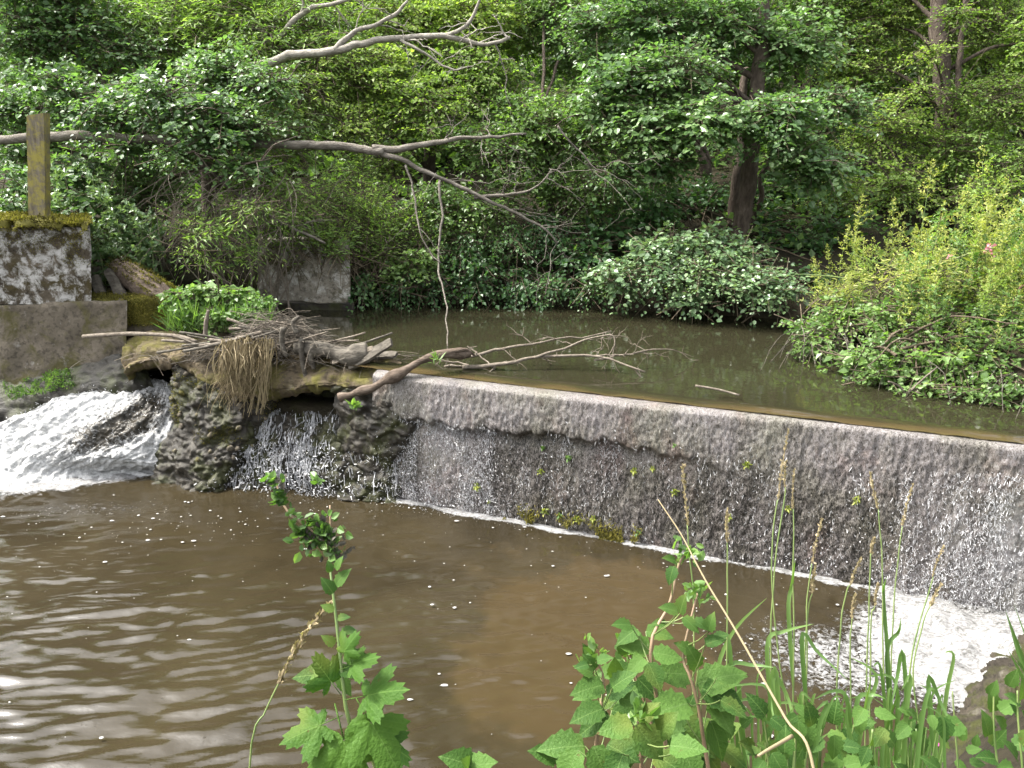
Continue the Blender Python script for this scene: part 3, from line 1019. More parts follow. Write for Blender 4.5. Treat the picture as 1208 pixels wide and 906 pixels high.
# ------------------------------------------------------------------ the chute of white water at the left
ctrl = [[P(140, 456, 7.55), P(165, 448, 7.6), P(188, 447, 7.6), P(206, 456, 7.5), P(226, 470, 7.45)],
        [P(98, 464, 7.4), P(130, 462, 7.4), P(165, 470, 7.3), P(198, 484, 7.25), P(236, 505, 7.3)],
        [P(50, 478, 7.3), P(88, 482, 7.2), P(130, 496, 7.05), P(178, 514, 7.0), P(228, 532, 7.1)],
        [P(-10, 503, 7.2), P(40, 512, 7.05), P(90, 527, 6.9), P(142, 540, 6.86), P(215, 552, 6.95)],
        [Pz(-80, 546, .09), Pz(-20, 556, .09), Pz(45, 557, .09), Pz(108, 554, .08), Pz(208, 558, .0)],
        [Pz(-120, 595, -.04), Pz(-40, 600, -.04), Pz(25, 592, -.04), Pz(90, 578, -.04), Pz(205, 572, -.09)]]
V = patch(ctrl, 180, 200)
V[..., 2] = np.maximum(V[..., 2], -.05)
nr = gnormal(V); nr *= np.sign(nr[..., 2:3])
vv, uu = np.meshgrid(np.linspace(0, 1, 200), np.linspace(0, 1, 180), indexing='ij')
flow = np.stack([uu * 15 + 1.5 * fbm(V * 3, 2), vv * 2.6, uu * 0], -1)
d = (fbm(flow, 5, .62) - .5) * .13 + (fbm(V * 9 + 4, 5, .62) - .5) * .13
d = d * (.5 + .5 * sstep(0, .2, vv)) * sstep(1.0, .85, vv)
V = V + nr * d[..., None]
white = .82 - .46 * np.exp(-((uu - .56 - .05 * np.sin(vv * 7)) / .15) ** 2) * sstep(.92, .35, vv) * sstep(.05, .2, vv) - .12 * sstep(.75, 1, uu) + .18 * sstep(.5, .95, vv) + d * 1.0
white = white - .25 * sstep(.12, .0, vv)
mb = MB(); mb.grid(V, np.clip(white, 0, 1))
tag(mb.build('white_water_chute', M['rush'], smooth=True), 'white water chute bursting from under the slab beside the wall', None, None, 'structure')
mb = MB()
N = 900
i = rng.integers(10, 195, N); j = rng.integers(5, 175, N)
a = V[i, j] + nr[i, j] * (np.abs(rng.normal(0, .035, (N, 1))) + .008)
r_ = .0015 + .004 * rng.random(N) ** 3
mb.segs(a, a + rng.normal(0, .012, (N, 3)), r_, r_ * .6)
tag(mb.build('chute_spray', M['white']), 'drops and flecks thrown up by the white water chute', 'spray', None, 'stuff')

# ------------------------------------------------------------------ driftwood on the slab


def stick(name, pts, r0, r1, label, cat='branch', mat='drift', n=16, amp=.012, sides=7, group=None, seed=None):
    m_ = MB()
    rough_branch(m_, pts, r0, r1, n, amp, sides, seed=rng.uniform(0, 50) if seed is None else seed)
    return tag(m_.build(name, M[mat], None, True, tuple(np.asarray(pts[0], float))), label, cat, group)


lg = thing('driftwood_log', P(480, 440, 6.5), 'long crooked barkless log lying across the end of the weir crest', 'log')
m_ = MB()
rough_branch(m_, [P(402, 470, 6.46), P(440, 458, 6.44), P(472, 442, 6.42), P(500, 425, 6.42), P(525, 415, 6.46), P(554, 416, 6.55)], .042, .044, 60, .03, 14, seed=3, knob=.7)
m_.build('trunk', M['log'], lg, True)
m_ = MB()
rough_branch(m_, [P(508, 424, 6.46), P(524, 418, 6.42), P(548, 413, 6.5), P(560, 420, 6.6)], .03, .012, 16, .02, 8, seed=8)
m_.build('side_branch', M['log'], lg, True)
# stump-like roots and broken boards in the heap
st = thing('tree_stump', P(400, 425, 6.9), 'pale weathered stump with stubby roots wedged on the slab', 'stump')
m_ = MB()
rough_branch(m_, [P(352, 408, 6.95), P(380, 412, 6.88), P(408, 420, 6.82), P(436, 416, 6.85)], .075, .10, 22, .03, 12, seed=2, knob=.5)
m_.build('stump_body', M['drift'], st, True)
for pts, r in (([(372, 405), (366, 420), (370, 436)], .035), ([(334, 388), (332, 404), (338, 420)], .032), ([(356, 400), (356, 425), (360, 448)], .03), ([(384, 410), (396, 425), (420, 432)], .03), ([(350, 392), (345, 380), (352, 372)], .03)):
    m_ = MB()
    rough_branch(m_, [P(*q, 6.86) for q in pts], r, r * .5, 12, .02, 8, seed=rng.uniform(0, 50))
    m_.build('root', M['drift'], st, True)
tag(plank(P(412, 432, 6.78), P(462, 404, 6.72), .10, .035, (0, -.6, .8), 'board', M['drift'], 3), 'dark splintered board sloping up at the end of the heap', 'board')
tag(plank(P(392, 428, 6.8), P(440, 410, 6.78), .05, .02, (0, -.6, .8), 'board', M['twig'], 8), 'thin pale board lying against the splintered dark board', 'board')
tag(plank(P(430, 420, 6.9), P(468, 418, 6.8), .08, .03, (0, -.4, .9), 'board', M['drift'], 12), 'short broken board lying flat beside the crooked log', 'board')
stick('stick', [P(98, 397, 7.45), P(150, 394, 7.4), P(205, 396, 7.3), P(232, 403, 7.2)], .022, .018, 'long straight grey stick sticking out over the chute', mat='twig', amp=.004)
stick('stick', [P(248, 412, 7.0), P(280, 400, 7.0), P(310, 392, 6.95)], .026, .02, 'short thick grey stick slanting across the slab', mat='twig')
stick('stick', [P(242, 394, 7.2), P(242, 380, 7.2), P(246, 366, 7.2)], .022, .016, 'stubby grey stick standing upright beside the bramble clump', mat='twig')
for k in range(26):
    x = rng.uniform(232, 420); y = 412 - 28 * math.exp(-((x - 330) / 75) ** 2) * rng.uniform(.1, 1.25)
    an = rng.uniform(-.6, .6) if rng.random() < .75 else rng.uniform(-1.5, 1.5)
    L = rng.uniform(25, 62)
    Yc = rng.uniform(6.95, 7.4)
    a, b = (x - math.cos(an) * L, y - math.sin(an) * L * .5), (x + math.cos(an) * L, y + math.sin(an) * L * .5)
    r0 = rng.uniform(.007, .018)
    stick('driftwood_stick', [P(*a, Yc), P(x, y - rng.uniform(-4, 6), Yc - .03), P(*b, Yc - rng.uniform(-.15, .15))], r0, r0 * .6, ('long' if L > 48 else 'short' if L < 34 else 'middling') + (' pale' if k % 2 == 0 else ' dark grey') + ' stick ' + ('nearly level' if abs(an) < .2 else 'sloping down leftwards' if an < 0 else 'sloping down rightwards') + (' in the driftwood by the bramble clump' if x < 285 else ' in the middle of the driftwood heap' if x < 350 else ' in the driftwood by the pale stump'), 'stick', ('twig', 'drift')[k % 2], 10, .01, 6, 'sticks tangled in the driftwood heap')
m_ = MB()
N = 1500
x = rng.normal(328, 60, N); hgt = np.exp(-((x - 325) / 70) ** 2)
lv = rng.random(N)
y = 421 - 46 * hgt * lv * (.6 + .8 * vnoise(np.stack([x / 16, x * 0, x * 0], -1)))
Yc = 7.25 - .25 * (x - 250) / 200 + rng.normal(0, .12, N)
for k in range(N):
    c_ = P(x[k], y[k], Yc[k])
    an = rng.uniform(0, 6.28)
    L_ = rng.uniform(.06, .36) * (1.1 - .3 * lv[k])
    d_ = np.array([math.cos(an), math.sin(an) * .7, rng.normal(0, .16)])
    sag = np.array([0, 0, -.25 * L_]) * rng.uniform(.2, 1.3)
    bend = rng.normal(0, .10, 3) * L_
    pts = np.stack([c_ - d_ * L_ + sag, c_ + bend, c_ + d_ * L_ + sag + bend])
    r_0 = rng.choice([.0022, .003, .0045], p=[.5, .35, .15])
    m_.tube(wobble(smooth_path(pts, 7), .012, 9, rng.uniform(0, 99)), np.linspace(r_0, r_0 * .5, 7), 3, int(rng.random() < .45), .5, False)
tag(m_.build('driftwood_twigs', [M['twig'], M['drift']]), 'tangle of thin bare twigs caught on the broken slab', 'twigs', None, 'stuff')
# hanging fringe of dead roots over the slab edge
m_ = MB()
N = 230
for k in range(N):
    x = np.clip(rng.choice([272, 284, 290, 300, 312]) + rng.normal(0, 6), 258, 330)
    top = P(x + rng.normal(0, 6), rng.uniform(398, 410), 6.92)
    ln = rng.uniform(30, 75)
    p2 = P(x + rng.normal(0, 4) - 4, 432 + rng.normal(0, 4), 6.80 + rng.normal(0, .02))
    p3 = P(x + rng.normal(0, 11) - 9, 430 + ln * .8 * rng.uniform(.5, 1.1), 6.80 + rng.normal(0, .04))
    m_.tube(wobble(smooth_path([top, p2, p3], 9), .045, 5, rng.uniform(0, 99)), np.linspace(.0042, .0015, 9), 3, 0, rng.random() ** 1.5, False)
for k in range(14):
    x = rng.uniform(300, 325)
    m_.tube(smooth_path([P(x, 400, 6.9), P(x - 6, 440, 6.78), P(x + rng.uniform(-20, 0), 470 + rng.uniform(0, 22), 6.76)], 7), .0035, 3, 0, .7, False)
tag(m_.build('hanging_roots', M['straw']), 'bundle of straw coloured dead roots hanging over the slab edge', 'roots', None, None)


def twigs_off(m_, path, n, Lr, rad, spread=.9, bias=(0, 0, 0), levels=2, mi=0):
    "fork thin bare twigs off a path"
    ends = []
    for k in range(n):
        i = int(rng.integers(len(path) // 4, len(path)))
        d = unit(np.gradient(path, axis=0)[i]) * .5 + rng.normal(0, spread, 3) + np.array(bias)
        d = unit(d)
        L = rng.uniform(*Lr)
        p = wobble(path[i] + d[None] * np.linspace(0, L, 9)[:, None] + np.array([0, 0, -.12 * L])[None] * np.linspace(0, 1, 9)[:, None] ** 2, L * .10, 4 / max(L, .2), rng.uniform(0, 99))
        m_.tube(p, np.linspace(rad, rad * .35, 9), 4, mi, .5, False)
        ends.append(p)
        if levels > 1:
            twigs_off(m_, p, 3, (Lr[0] * .4, Lr[1] * .5), rad * .55, spread * .8, bias, levels - 1, mi)
    return ends


# bare branch lying in the water just above the crest
br = thing('dead_branch', P(700, 415, 6.9), 'bare grey branch with forked twigs floating behind the weir crest', 'branch')
for pts, r0, r1 in (([(545, 432, 6.55), (600, 430, 6.5), (640, 420, 6.55), (700, 422, 6.5), (760, 438, 6.3)], .020, .008),
                    ([(556, 420, 6.7), (600, 410, 6.7), (650, 402, 6.7), (720, 390, 6.75)], .016, .005),
                    ([(600, 428, 6.5), (560, 434, 6.6), (530, 432, 6.6)], .012, .01),
                    ([(632, 424, 6.5), (680, 405, 6.6), (720, 398, 6.6), (722, 424, 6.5)], .012, .004),
                    ([(700, 424, 6.5), (740, 418, 6.55), (790, 412, 6.7), (820, 420, 6.8)], .010, .003)):
    m_ = MB()
    pth = rough_branch(m_, [P(*q) for q in pts], r0, r1, 18, .03, 6, seed=rng.uniform(0, 50))
    twigs_off(m_, pth, 5, (.12, .35), r1 * .9 + .001, .9, (0, 0, .1))
    m_.build('limb', M['twig'], br, True)
stick('floating_stick', [P(820, 455, 5.75), P(845, 459, 5.72), P(872, 466, 5.66)], .010, .007, 'thin pale stick floating just above the weir crest', 'stick', 'twig', 10, .003)
br = thing('dead_branch', P(1075, 470, 5.9), 'small forked grey branch stranded at the right bank water edge', 'branch')
for pts in ([(1066, 468), (1085, 450), (1106, 432)], [(1070, 462), (1090, 456), (1122, 452)], [(1072, 470), (1062, 455), (1048, 450)], [(1080, 462), (1095, 468), (1104, 473)]):
    m_ = MB()
    rough_branch(m_, [P(*q, 5.75 + .08 * rng.random()) for q in pts], .011, .006, 10, .012, 6)
    m_.build('limb', M['twig'], br, True)

# little green things on the weir face
TUFT = []
for k in range(3):
    m_ = MB()
    n = 26
    d = np.stack([rng.normal(0, .6, n), -np.abs(rng.normal(.5, .3, n)), rng.normal(-.1, .7, n)], -1)
    m_.leaves(rng.normal(0, .012, (n, 3)), d, rng.normal(0, 1, (n, 3)), rng.uniform(.02, .055, n), .22, rng.random(n), 0, 6)
    TUFT.append(m_.mesh('moss_tuft', M['gold' if k else 'herb']))
for px, py in ((795, 525), (748, 556), (770, 553), (670, 540), (637, 556), (563, 574), (577, 592), (642, 603), (660, 608), (680, 612), (795, 580), (700, 612), (880, 548), (930, 600), (1010, 590), (640, 528), (860, 610), (752, 628)):
    z = 1.1
    for _ in range(30):
        p = P(px, py, 6.0 - .0022 * (px - 604))
        s1, n1 = weir_sn(p[0], p[1])
        break
    # meet the face along the line of sight
    r_ = ray(px, py); best = None
    for tt in np.linspace(4.2, 7.4, 700):
        q = np.array([0, 0, CAMH]) + r_ / r_[1] * tt
        s1, n1 = weir_sn(q[0], q[1])
        if n1 < face_n(np.array(s1), np.array(max(q[2], 0))) + .03:
            best = q; break
    o = bpy.data.objects.new('moss_tuft', TUFT[int(rng.integers(0, 3))])
    COL.objects.link(o)
    o.parent = root
    o.matrix_basis = Matrix.Translation(Vector(best) - Vector(root.location)) @ Matrix.Rotation(rng.uniform(-.6, .6), 4, 'Y') @ Matrix.Scale(rng.uniform(.45, .95), 4)
m_ = MB()
N = 5200
s = rng.uniform(-.1, 1.1, N); z = np.abs(rng.normal(.03, .06, N))
keep = fbm(np.stack([s * 7, s * 0, z * 6], -1), 3) > .50
s, z = s[keep], z[keep]
p = weir(s, face_n(s, z) + .03 + .02 * rng.random(len(s)), z)
m_.leaves(p, np.stack([rng.normal(0, .4, len(s)), np.full(len(s), -.4), rng.normal(-.4, .5, len(s))], -1), rng.normal(0, 1, (len(s), 3)), rng.uniform(.012, .035, len(s)), .16, np.clip(rng.normal(.7, .25, len(s)), 0, 1), 0, 4)
m_.build('weir_moss', M['moss'], root)['kind'] = 'stuff'
SPRIG = []
for px, py, Yd, lab in ((420, 478, 6.4, 'small bright green sprig growing on the wet broken masonry'), (516, 424, 6.3, 'tuft of green grass sprouting from the crooked log')):
    m_ = MB(); n = 26
    d = np.stack([rng.normal(0, .6, n), rng.normal(-.3, .4, n), np.abs(rng.normal(.7, .4, n))], -1)
    m_.leaves(P(px, py, Yd) + rng.normal(0, .02, (n, 3)), d, np.array([[0, -.6, .7]]) + rng.normal(0, .4, (n, 3)), rng.uniform(.04, .09, n), .24 if px == 420 else .08, .5 + .5 * rng.random(n), 0, 6)
    tag(m_.build('green_sprig', M['herb'], None, False, tuple(P(px, py, Yd))), lab, 'plant')

# ------------------------------------------------------------------ foliage


def clumps_px(lst):
    "(px, py, Y, radius in px [, flatten]) -> world centres and radii"
    c, r = [], []
    for q in lst:
        c.append(P(q[0], q[1], q[2]))
        rr = q[3] * q[2] / F
        r.append((rr, rr * .9, rr * (q[4] if len(q) > 4 else .72)))
    return np.array(c), np.array(r)


def crown_mesh(mb, C, Rr, dens, n_leaf, spray_len, leaf, wd, kind, droop=.18, upright=0.0, face=(0, -.3, 1), jit=.42, twig_mi=1, shell=.5, tint_c=.5, tint_s=.20, twig_r=.0035, start=.12):
    cnt = np.maximum((dens * Rr[:, 0] ** 2).astype(int), 3)
    ci = np.repeat(np.arange(len(C)), cnt)
    n = len(ci)
    u = unit(rng.normal(size=(n, 3)))
    rad = rng.random(n) ** shell
    off = u * rad[:, None] * Rr[ci]
    O = C[ci] + off * .85
    D = unit(unit(off) * np.array([1, 1, .5]) * .9 + rng.normal(0, .55, (n, 3)) * np.array([1, 1, .4]) + np.array([0, 0, upright]))
    L = rng.uniform(*spray_len, n)
    O = O - D * L[:, None] * .5
    up = np.array([0, 0, 1.0])
    sidev = unit(np.cross(D, up))
    ts = np.linspace(start, 1, n_leaf)
    ctint = np.clip(rng.normal(tint_c, .13, len(C)), 0, 1)
    stint = ctint[ci] + rng.normal(0, .10, n)
    csz = rng.uniform(.82, 1.22, len(C))
    cs, ds, ns, ls, tt = [], [], [], [], []
    fc = np.array(face, float)
    for k, q in enumerate(ts):
        pos = O + D * (L * q)[:, None] - up * (droop * L * q * q)[:, None]
        sg = 1 if k % 2 else -1
        dr = D * (.45 + .5 * (q > .95)) + sidev * sg * rng.uniform(.5, 1.0, (n, 1)) + rng.normal(0, .28, (n, 3)) - up * droop * 1.2
        # side shoots carry part of the leaves away from the twig
        pos = pos + sidev * (sg * rng.uniform(0, .16, (n, 1)) * L[:, None]) + rng.normal(0, .012, (n, 3))
        cs.append(pos); ds.append(dr)
        ns.append(fc + rng.normal(0, jit, (n, 3)))
        ls.append(leaf * np.clip(np.exp(rng.normal(-.06, .30, n)), .4, 1.75) * csz[ci] * (1 - .25 * (q > .9)))
        tt.append(stint + rng.normal(0, tint_s, n))
    mb.leaves(np.concatenate(cs), np.concatenate(ds), np.concatenate(ns), np.concatenate(ls), wd, np.clip(np.concatenate(tt), 0, 1), 0, kind)
    if twig_mi is not None:
        mid = O + D * (L * .5)[:, None] - up * (droop * L * .25)[:, None]
        mb.segs(O - D * L[:, None] * .3, mid, twig_r * 1.4, twig_r, twig_mi)
        mb.segs(mid, O + D * L[:, None] - up * (droop * L)[:, None], twig_r, twig_r * .4, twig_mi)


def tree(name, label, cat, trunk, r0, r1, clumps, mat, leafkw, group=None, bark='bark', limbs=True, extra=(), limb_from=0.0):
    "trunk: list of (px,py,Y); several stems may be given in extra"
    tp = np.array([P(*q) for q in trunk])
    base = tp[0].copy()
    base[2] = min(base[2], float(ground_z(base[0], base[1])))
    tp = np.concatenate([base[None] - [0, 0, .15], tp[1:] if abs(tp[0][2] - base[2]) < .3 else tp], 0)
    root = thing(name, base, label, cat, group)
    m_ = MB()
    path = rough_branch(m_, tp, r0, r1, 40, .05, 12, seed=rng.uniform(0, 90), knob=.12)
    m_.build('trunk', M[bark], root, True)
    for st_, a, b in extra:
        m_ = MB()
        rough_branch(m_, [P(*q) for q in st_], a, b, 26, .05, 9, seed=rng.uniform(0, 90), knob=.12)
        m_.build('stem', M[bark], root, True)
    C, Rr = clumps_px(clumps)
    if limbs:
        for c in C:
            # limbs leave the trunk below the clump they carry
            want = c[2] - .25 * np.linalg.norm(c[:2] - base[:2]) - .2
            i = int(np.argmin(np.abs(path[:-2, 2] - max(want, base[2] + limb_from))))
            a = path[i]
            d = np.linalg.norm(c - a)
            if d < .2: continue
            m_ = MB()
            mid = a * .5 + c * .5 + np.array([0, 0, .10 * d])
            rr = min(r0 * .45, .012 + .016 * d)
            pth = rough_branch(m_, [a, mid, c, c + (c - mid) * .35], rr, .006, 16, .04, 6, seed=rng.uniform(0, 90), fr=2.0)
            for k in range(4):
                i = int(rng.integers(6, 15))
                e = pth[i] + unit(rng.normal(size=3) * [1, 1, .5]) * rng.uniform(.3, .7)
                m_.tube(wobble(smooth_path([pth[i], (pth[i] + e) / 2 + [0, 0, .05], e], 8), .03), np.linspace(.008, .003, 8), 4, 0, .5, False)
            m_.build('limb', M[bark], root, True)
    m_ = MB()
    crown_mesh(m_, C, Rr, **leafkw)
    m_.build('crown', [M[mat], M['darktwig']], root)
    return root


ALDER = dict(dens=290, n_leaf=20, spray_len=(.32, .7), leaf=.054, wd=.38, kind=6)
HAZEL = dict(dens=360, n_leaf=20, spray_len=(.28, .65), leaf=.045, wd=.40, kind=4, jit=.5)
WILLOW = dict(dens=300, n_leaf=23, spray_len=(.4, .9), leaf=.074, wd=.13, kind=4, droop=.3, jit=.6)
SMALL = dict(dens=300, n_leaf=22, spray_len=(.35, .75), leaf=.046, wd=.36, kind=4, jit=.5)
FARL = dict(dens=55, n_leaf=20, spray_len=(.5, 1.1), leaf=.084, wd=.40, kind=4, jit=.5, twig_mi=1)
HIGH = dict(dens=14, n_leaf=18, spray_len=(.7, 1.4), leaf=.15, wd=.42, kind=4, jit=.5)

# stone pier across the upper pool
pb, A4 = block([P(304, 283, 9.35), P(413, 286, 9.3), P(414, 361, 9.3), P(304, 360, 9.35)], .7, 50, 36, .06, 40)
pier = thing('stone_pier', P(360, 360, 9.4), 'pale stone pier at the far edge of the upper pool', 'pier')
pb.build('pier_block', M['pier'], pier, True)
mm = MB()
cush = A4[3:24, 26:].copy(); cn = gnormal(cush); cn *= np.sign(cn[..., 2:3] - cn[..., 1:2])
ok = (fbm(cush * 3, 4) > .45)
moss_on(mm, cush[ok], cn[ok], 2200, .01, .035)
mm.build('moss', M['moss'], pier)['kind'] = 'stuff'
pl_, A5 = block([P(298, 356, 9.26), P(418, 358, 9.22), P(418, 372, 9.22), P(298, 372, 9.26)], .5, 40, 12, .04, 44)
pl_.build('pier_footing', M['wetrock'], pier, True)

# far-off trees that close the view up the slope
BGL = ['mid green tree far back, cut off by the left edge above the post', 'yellow green tree far back above the wooden post', 'mid green tree far back behind the upper left alder boughs', 'yellow green tree far back behind the start of the silver bough', 'mid green tree far back behind the middle of the silver bough', 'dark shaded tree far back past the tip of the silver bough', 'mid green tree far back just left of the large alder', 'dark shaded tree far back behind the large alder crown', 'mid green tree far back just right of the large alder', 'yellow green tree far back left of the brown trunk at upper right', 'yellow green tree far back right of the brown trunk at upper right', 'yellow green tree far back, cut off by the right edge']
TTL = ['tall tree rising out of the picture at the far left edge', 'tall tree rising out of the picture over the upper left boughs', 'tall tree rising out of the picture behind the silver bough', 'tall tree rising out of the picture left of the large alder', 'tall tree rising out of the picture right of the large alder', 'tall tree rising out of the picture at the far right edge']
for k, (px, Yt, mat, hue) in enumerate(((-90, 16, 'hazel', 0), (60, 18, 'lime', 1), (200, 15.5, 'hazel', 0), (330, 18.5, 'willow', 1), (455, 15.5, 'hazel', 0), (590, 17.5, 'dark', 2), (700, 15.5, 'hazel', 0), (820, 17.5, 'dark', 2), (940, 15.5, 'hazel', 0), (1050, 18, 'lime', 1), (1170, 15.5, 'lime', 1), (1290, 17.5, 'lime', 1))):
    gz = float(ground_z((px - 604) * Yt / F, Yt))
    g_py = None
    base = np.array([(px - 604) * Yt / F * 1.02, Yt, gz])
    cl = []
    for q in range(20):
        cl.append((px + rng.normal(0, 62), rng.uniform(-70, 320), Yt + rng.normal(0, .7), rng.uniform(42, 72)))
    hi = [(px + rng.normal(0, 60), rng.uniform(-330, -90), Yt + rng.normal(0, .7), rng.uniform(50, 75)) for q in range(6)]
    r_ = tree('background_tree', BGL[k], 'tree',
              [(px + 6, 330, Yt), (px, 150, Yt), (px + rng.normal(0, 14), -60, Yt), (px + rng.normal(0, 30), -380, Yt)], rng.uniform(.12, .2), .04, cl + hi, mat, FARL, 'trees far back on the slope', limbs=False)

tree('alder_tree', 'broad leaved alder at upper left, its boughs over the fallen trunk', 'tree', [(150, 330, 10.2), (145, 200, 10.4), (125, 110, 10.6), (110, 70, 10.8)], .08, .03,
     [(70, 108, 9.6, 52), (130, 132, 9.2, 52), (190, 118, 9.0, 56), (250, 138, 8.9, 54), (298, 150, 9.0, 44), (215, 180, 8.7, 34, .5), (255, 84, 9.7, 52), (30, 40, 10.5, 64), (95, 25, 10.7, 66), (155, 62, 10.6, 48), (5, 120, 10, 50), (30, 170, 9.6, 36), (310, 100, 9.4, 44), (40, -30, 10.6, 70), (280, 195, 8.75, 26, .4), (150, 175, 8.9, 26, .5)], 'alder', ALDER)
tree('willow_tree', 'fine leaved yellow green willow behind the upper left boughs', 'tree', [(250, 300, 11.5), (240, 120, 11.5), (230, 0, 11.6), (235, -200, 11.8)], .12, .04,
     [(195, 42, 11.2, 78), (290, 25, 11.2, 80), (245, -40, 11.5, 80), (345, 112, 10.4, 62), (320, 62, 10.8, 66), (395, 75, 10.9, 66), (370, 25, 11.3, 64), (145, 10, 11.6, 60), (335, 165, 10.2, 46), (230, 95, 11, 50)], 'willow', dict(WILLOW, tint_c=.6))
tree('maple_tree', 'sunlit yellow green tree behind the pale leaning bough', 'tree', [(505, 300, 11.6), (508, 160, 11.6), (500, 20, 11.8), (515, -200, 12)], .11, .04,
     [(440, 96, 11, 72), (505, 132, 10.6, 68), (562, 92, 11.2, 62), (470, 20, 11.8, 76), (555, 18, 11.8, 66), (420, 152, 10.4, 44), (535, 70, 11.4, 50), (455, 190, 10.4, 36), (610, 40, 12.2, 40)], 'lime', dict(HAZEL, tint_c=.62))
tree('hazel_tree', 'mid green hazel crown above the dead hanging twigs', 'tree', [(655, 330, 10.6), (650, 240, 10.6), (645, 170, 10.7), (640, 130, 10.8)], .06, .03,
     [(640, 150, 10.3, 54), (598, 182, 10.1, 48), (690, 165, 10.2, 40), (655, 215, 10.2, 42), (610, 130, 10.6, 40), (565, 165, 10.2, 40), (700, 235, 10.2, 40), (670, 60, 12, 40), (640, 10, 12, 56)], 'hazel', HAZEL)
tree('alder_tree', 'large glossy leaved alder leaning from the far bank over the pool', 'tree', [(872, 292, 10.2), (878, 235, 10.2), (888, 170, 10.2), (893, 110, 10.3), (899, 20, 10.5), (905, -150, 10.8), (910, -420, 11)], .125, .06,
     [(740, 92, 9.9, 54), (800, 85, 9.8, 60), (765, 150, 9.6, 56), (835, 140, 9.3, 54), (922, 138, 9.3, 52), (962, 192, 9.4, 50), (735, 195, 9.8, 42), (785, 195, 9.6, 36, .5), (940, 180, 9.3, 34, .45), (880, 135, 9.4, 30, .5), (985, 125, 9.8, 52), (700, 30, 10.8, 52), (850, 25, 10.4, 60), (935, 45, 10.5, 60), (775, 18, 10.6, 56), (720, 130, 9.9, 40)], 'alder', dict(ALDER, tint_c=.54, leaf=.056), limb_from=1.75,
     extra=(([(866, 280, 10.9), (868, 220, 10.9), (874, 170, 11), (880, 80, 11.2)], .09, .05), ([(880, 285, 10.6), (893, 245, 10.6), (903, 200, 10.5), (930, 150, 10.4)], .045, .025)))
tree('slender_tree', 'dim slender trunk standing just left of the large alder', 'tree', [(832, 290, 12), (832, 220, 12), (820, 140, 12.2), (792, 20, 12.5), (780, -150, 12.8)], .11, .05,
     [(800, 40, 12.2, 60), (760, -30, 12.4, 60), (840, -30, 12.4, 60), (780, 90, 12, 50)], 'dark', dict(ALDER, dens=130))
tree('grey_trunk_tree', 'tall grey trunked tree in shade right of the large alder', 'tree', [(938, 300, 13), (940, 230, 13), (946, 160, 13), (962, 40, 13.2), (968, -180, 13.5)], .19, .09,
     [(960, -10, 12.8, 70), (1000, 40, 12.6, 60), (910, -40, 13, 70), (985, 150, 12.4, 46), (1010, -60, 13, 60)], 'hazel', dict(HAZEL, dens=150))
tree('ash_tree', 'brown trunked tree at upper right with light green leaves', 'tree', [(1122, 330, 11.9), (1118, 200, 11.8), (1113, 110, 11.7), (1108, 30, 11.8), (1106, -80, 12), (1100, -350, 12.3)], .15, .08,
     [(1010, 75, 12.5, 60), (1045, 30, 12.6, 46), (1175, 30, 12.2, 52), (1040, 150, 11.4, 60), (1130, 175, 11.2, 60), (1195, 120, 11.2, 60), (1060, 215, 10.9, 50), (1155, 228, 10.6, 46), (990, 225, 10.8, 42), (1208, 200, 10.6, 52), (1230, 50, 11.6, 60), (1160, 110, 11.9, 34), (1080, -20, 12.6, 60), (1150, -30, 12.5, 60), (1020, -20, 12.8, 60), (1096, 58, 11.2, 20), (1128, 18, 11.2, 24), (1086, 104, 11.1, 22), (1135, 112, 11.1, 22)], 'lime', dict(SMALL, tint_c=.5), extra=(([(1124, 280, 11.8), (1128, 120, 11.6), (1137, 30, 11.7), (1148, -60, 11.8)], .05, .03),))
# the same wood goes on above the frame: the pools mirror it
for k, (px, Yt) in enumerate(((-40, 15.5), (240, 16.5), (530, 17), (760, 17.5), (980, 17), (1220, 16.5))):
    top = -360 if px < 400 else -1300
    cl = [(px * (1 + .0) + rng.normal(0, 85), py, Yt + rng.normal(0, .5), 95 if px < 400 else 130) for py in np.linspace(-90, top, 7 if px < 400 else 16)]
    tree('tall_tree', TTL[k], 'tree', [(px, 320, Yt), (px + 5, 100, Yt), (px - 5, -150, Yt), (px, -340, Yt)], .14, .05, cl, 'hazel', HIGH, 'tall trees rising out of the picture', limbs=False)

# bushes along the far bank
def bush(name, label, clumps, mat, kw, cat='bush', group=None, stems=7, twig='darktwig'):
    C, Rr = clumps_px(clumps)
    b = C.mean(0); b[2] = float(ground_z(b[0], b[1]))
    root = thing(name, b, label, cat, group)
    m_ = MB()
    for c in C:
        for k in range(2):
            a = b + np.array([rng.normal(0, .25), rng.normal(.1, .1), -.05])
            e = c + rng.normal(0, .12, 3)
            m_.tube(wobble(smooth_path([a, (a + e) / 2 + [0, .1, .12], e], 12), .04, 3), np.linspace(.014, .004, 12), 5, 0, .5, False)
    m_.build('branches', M[twig], root, True)
    m_ = MB()
    crown_mesh(m_, C, Rr, **kw)
    m_.build('foliage', [M[mat], M['darktwig']], root)
    return root


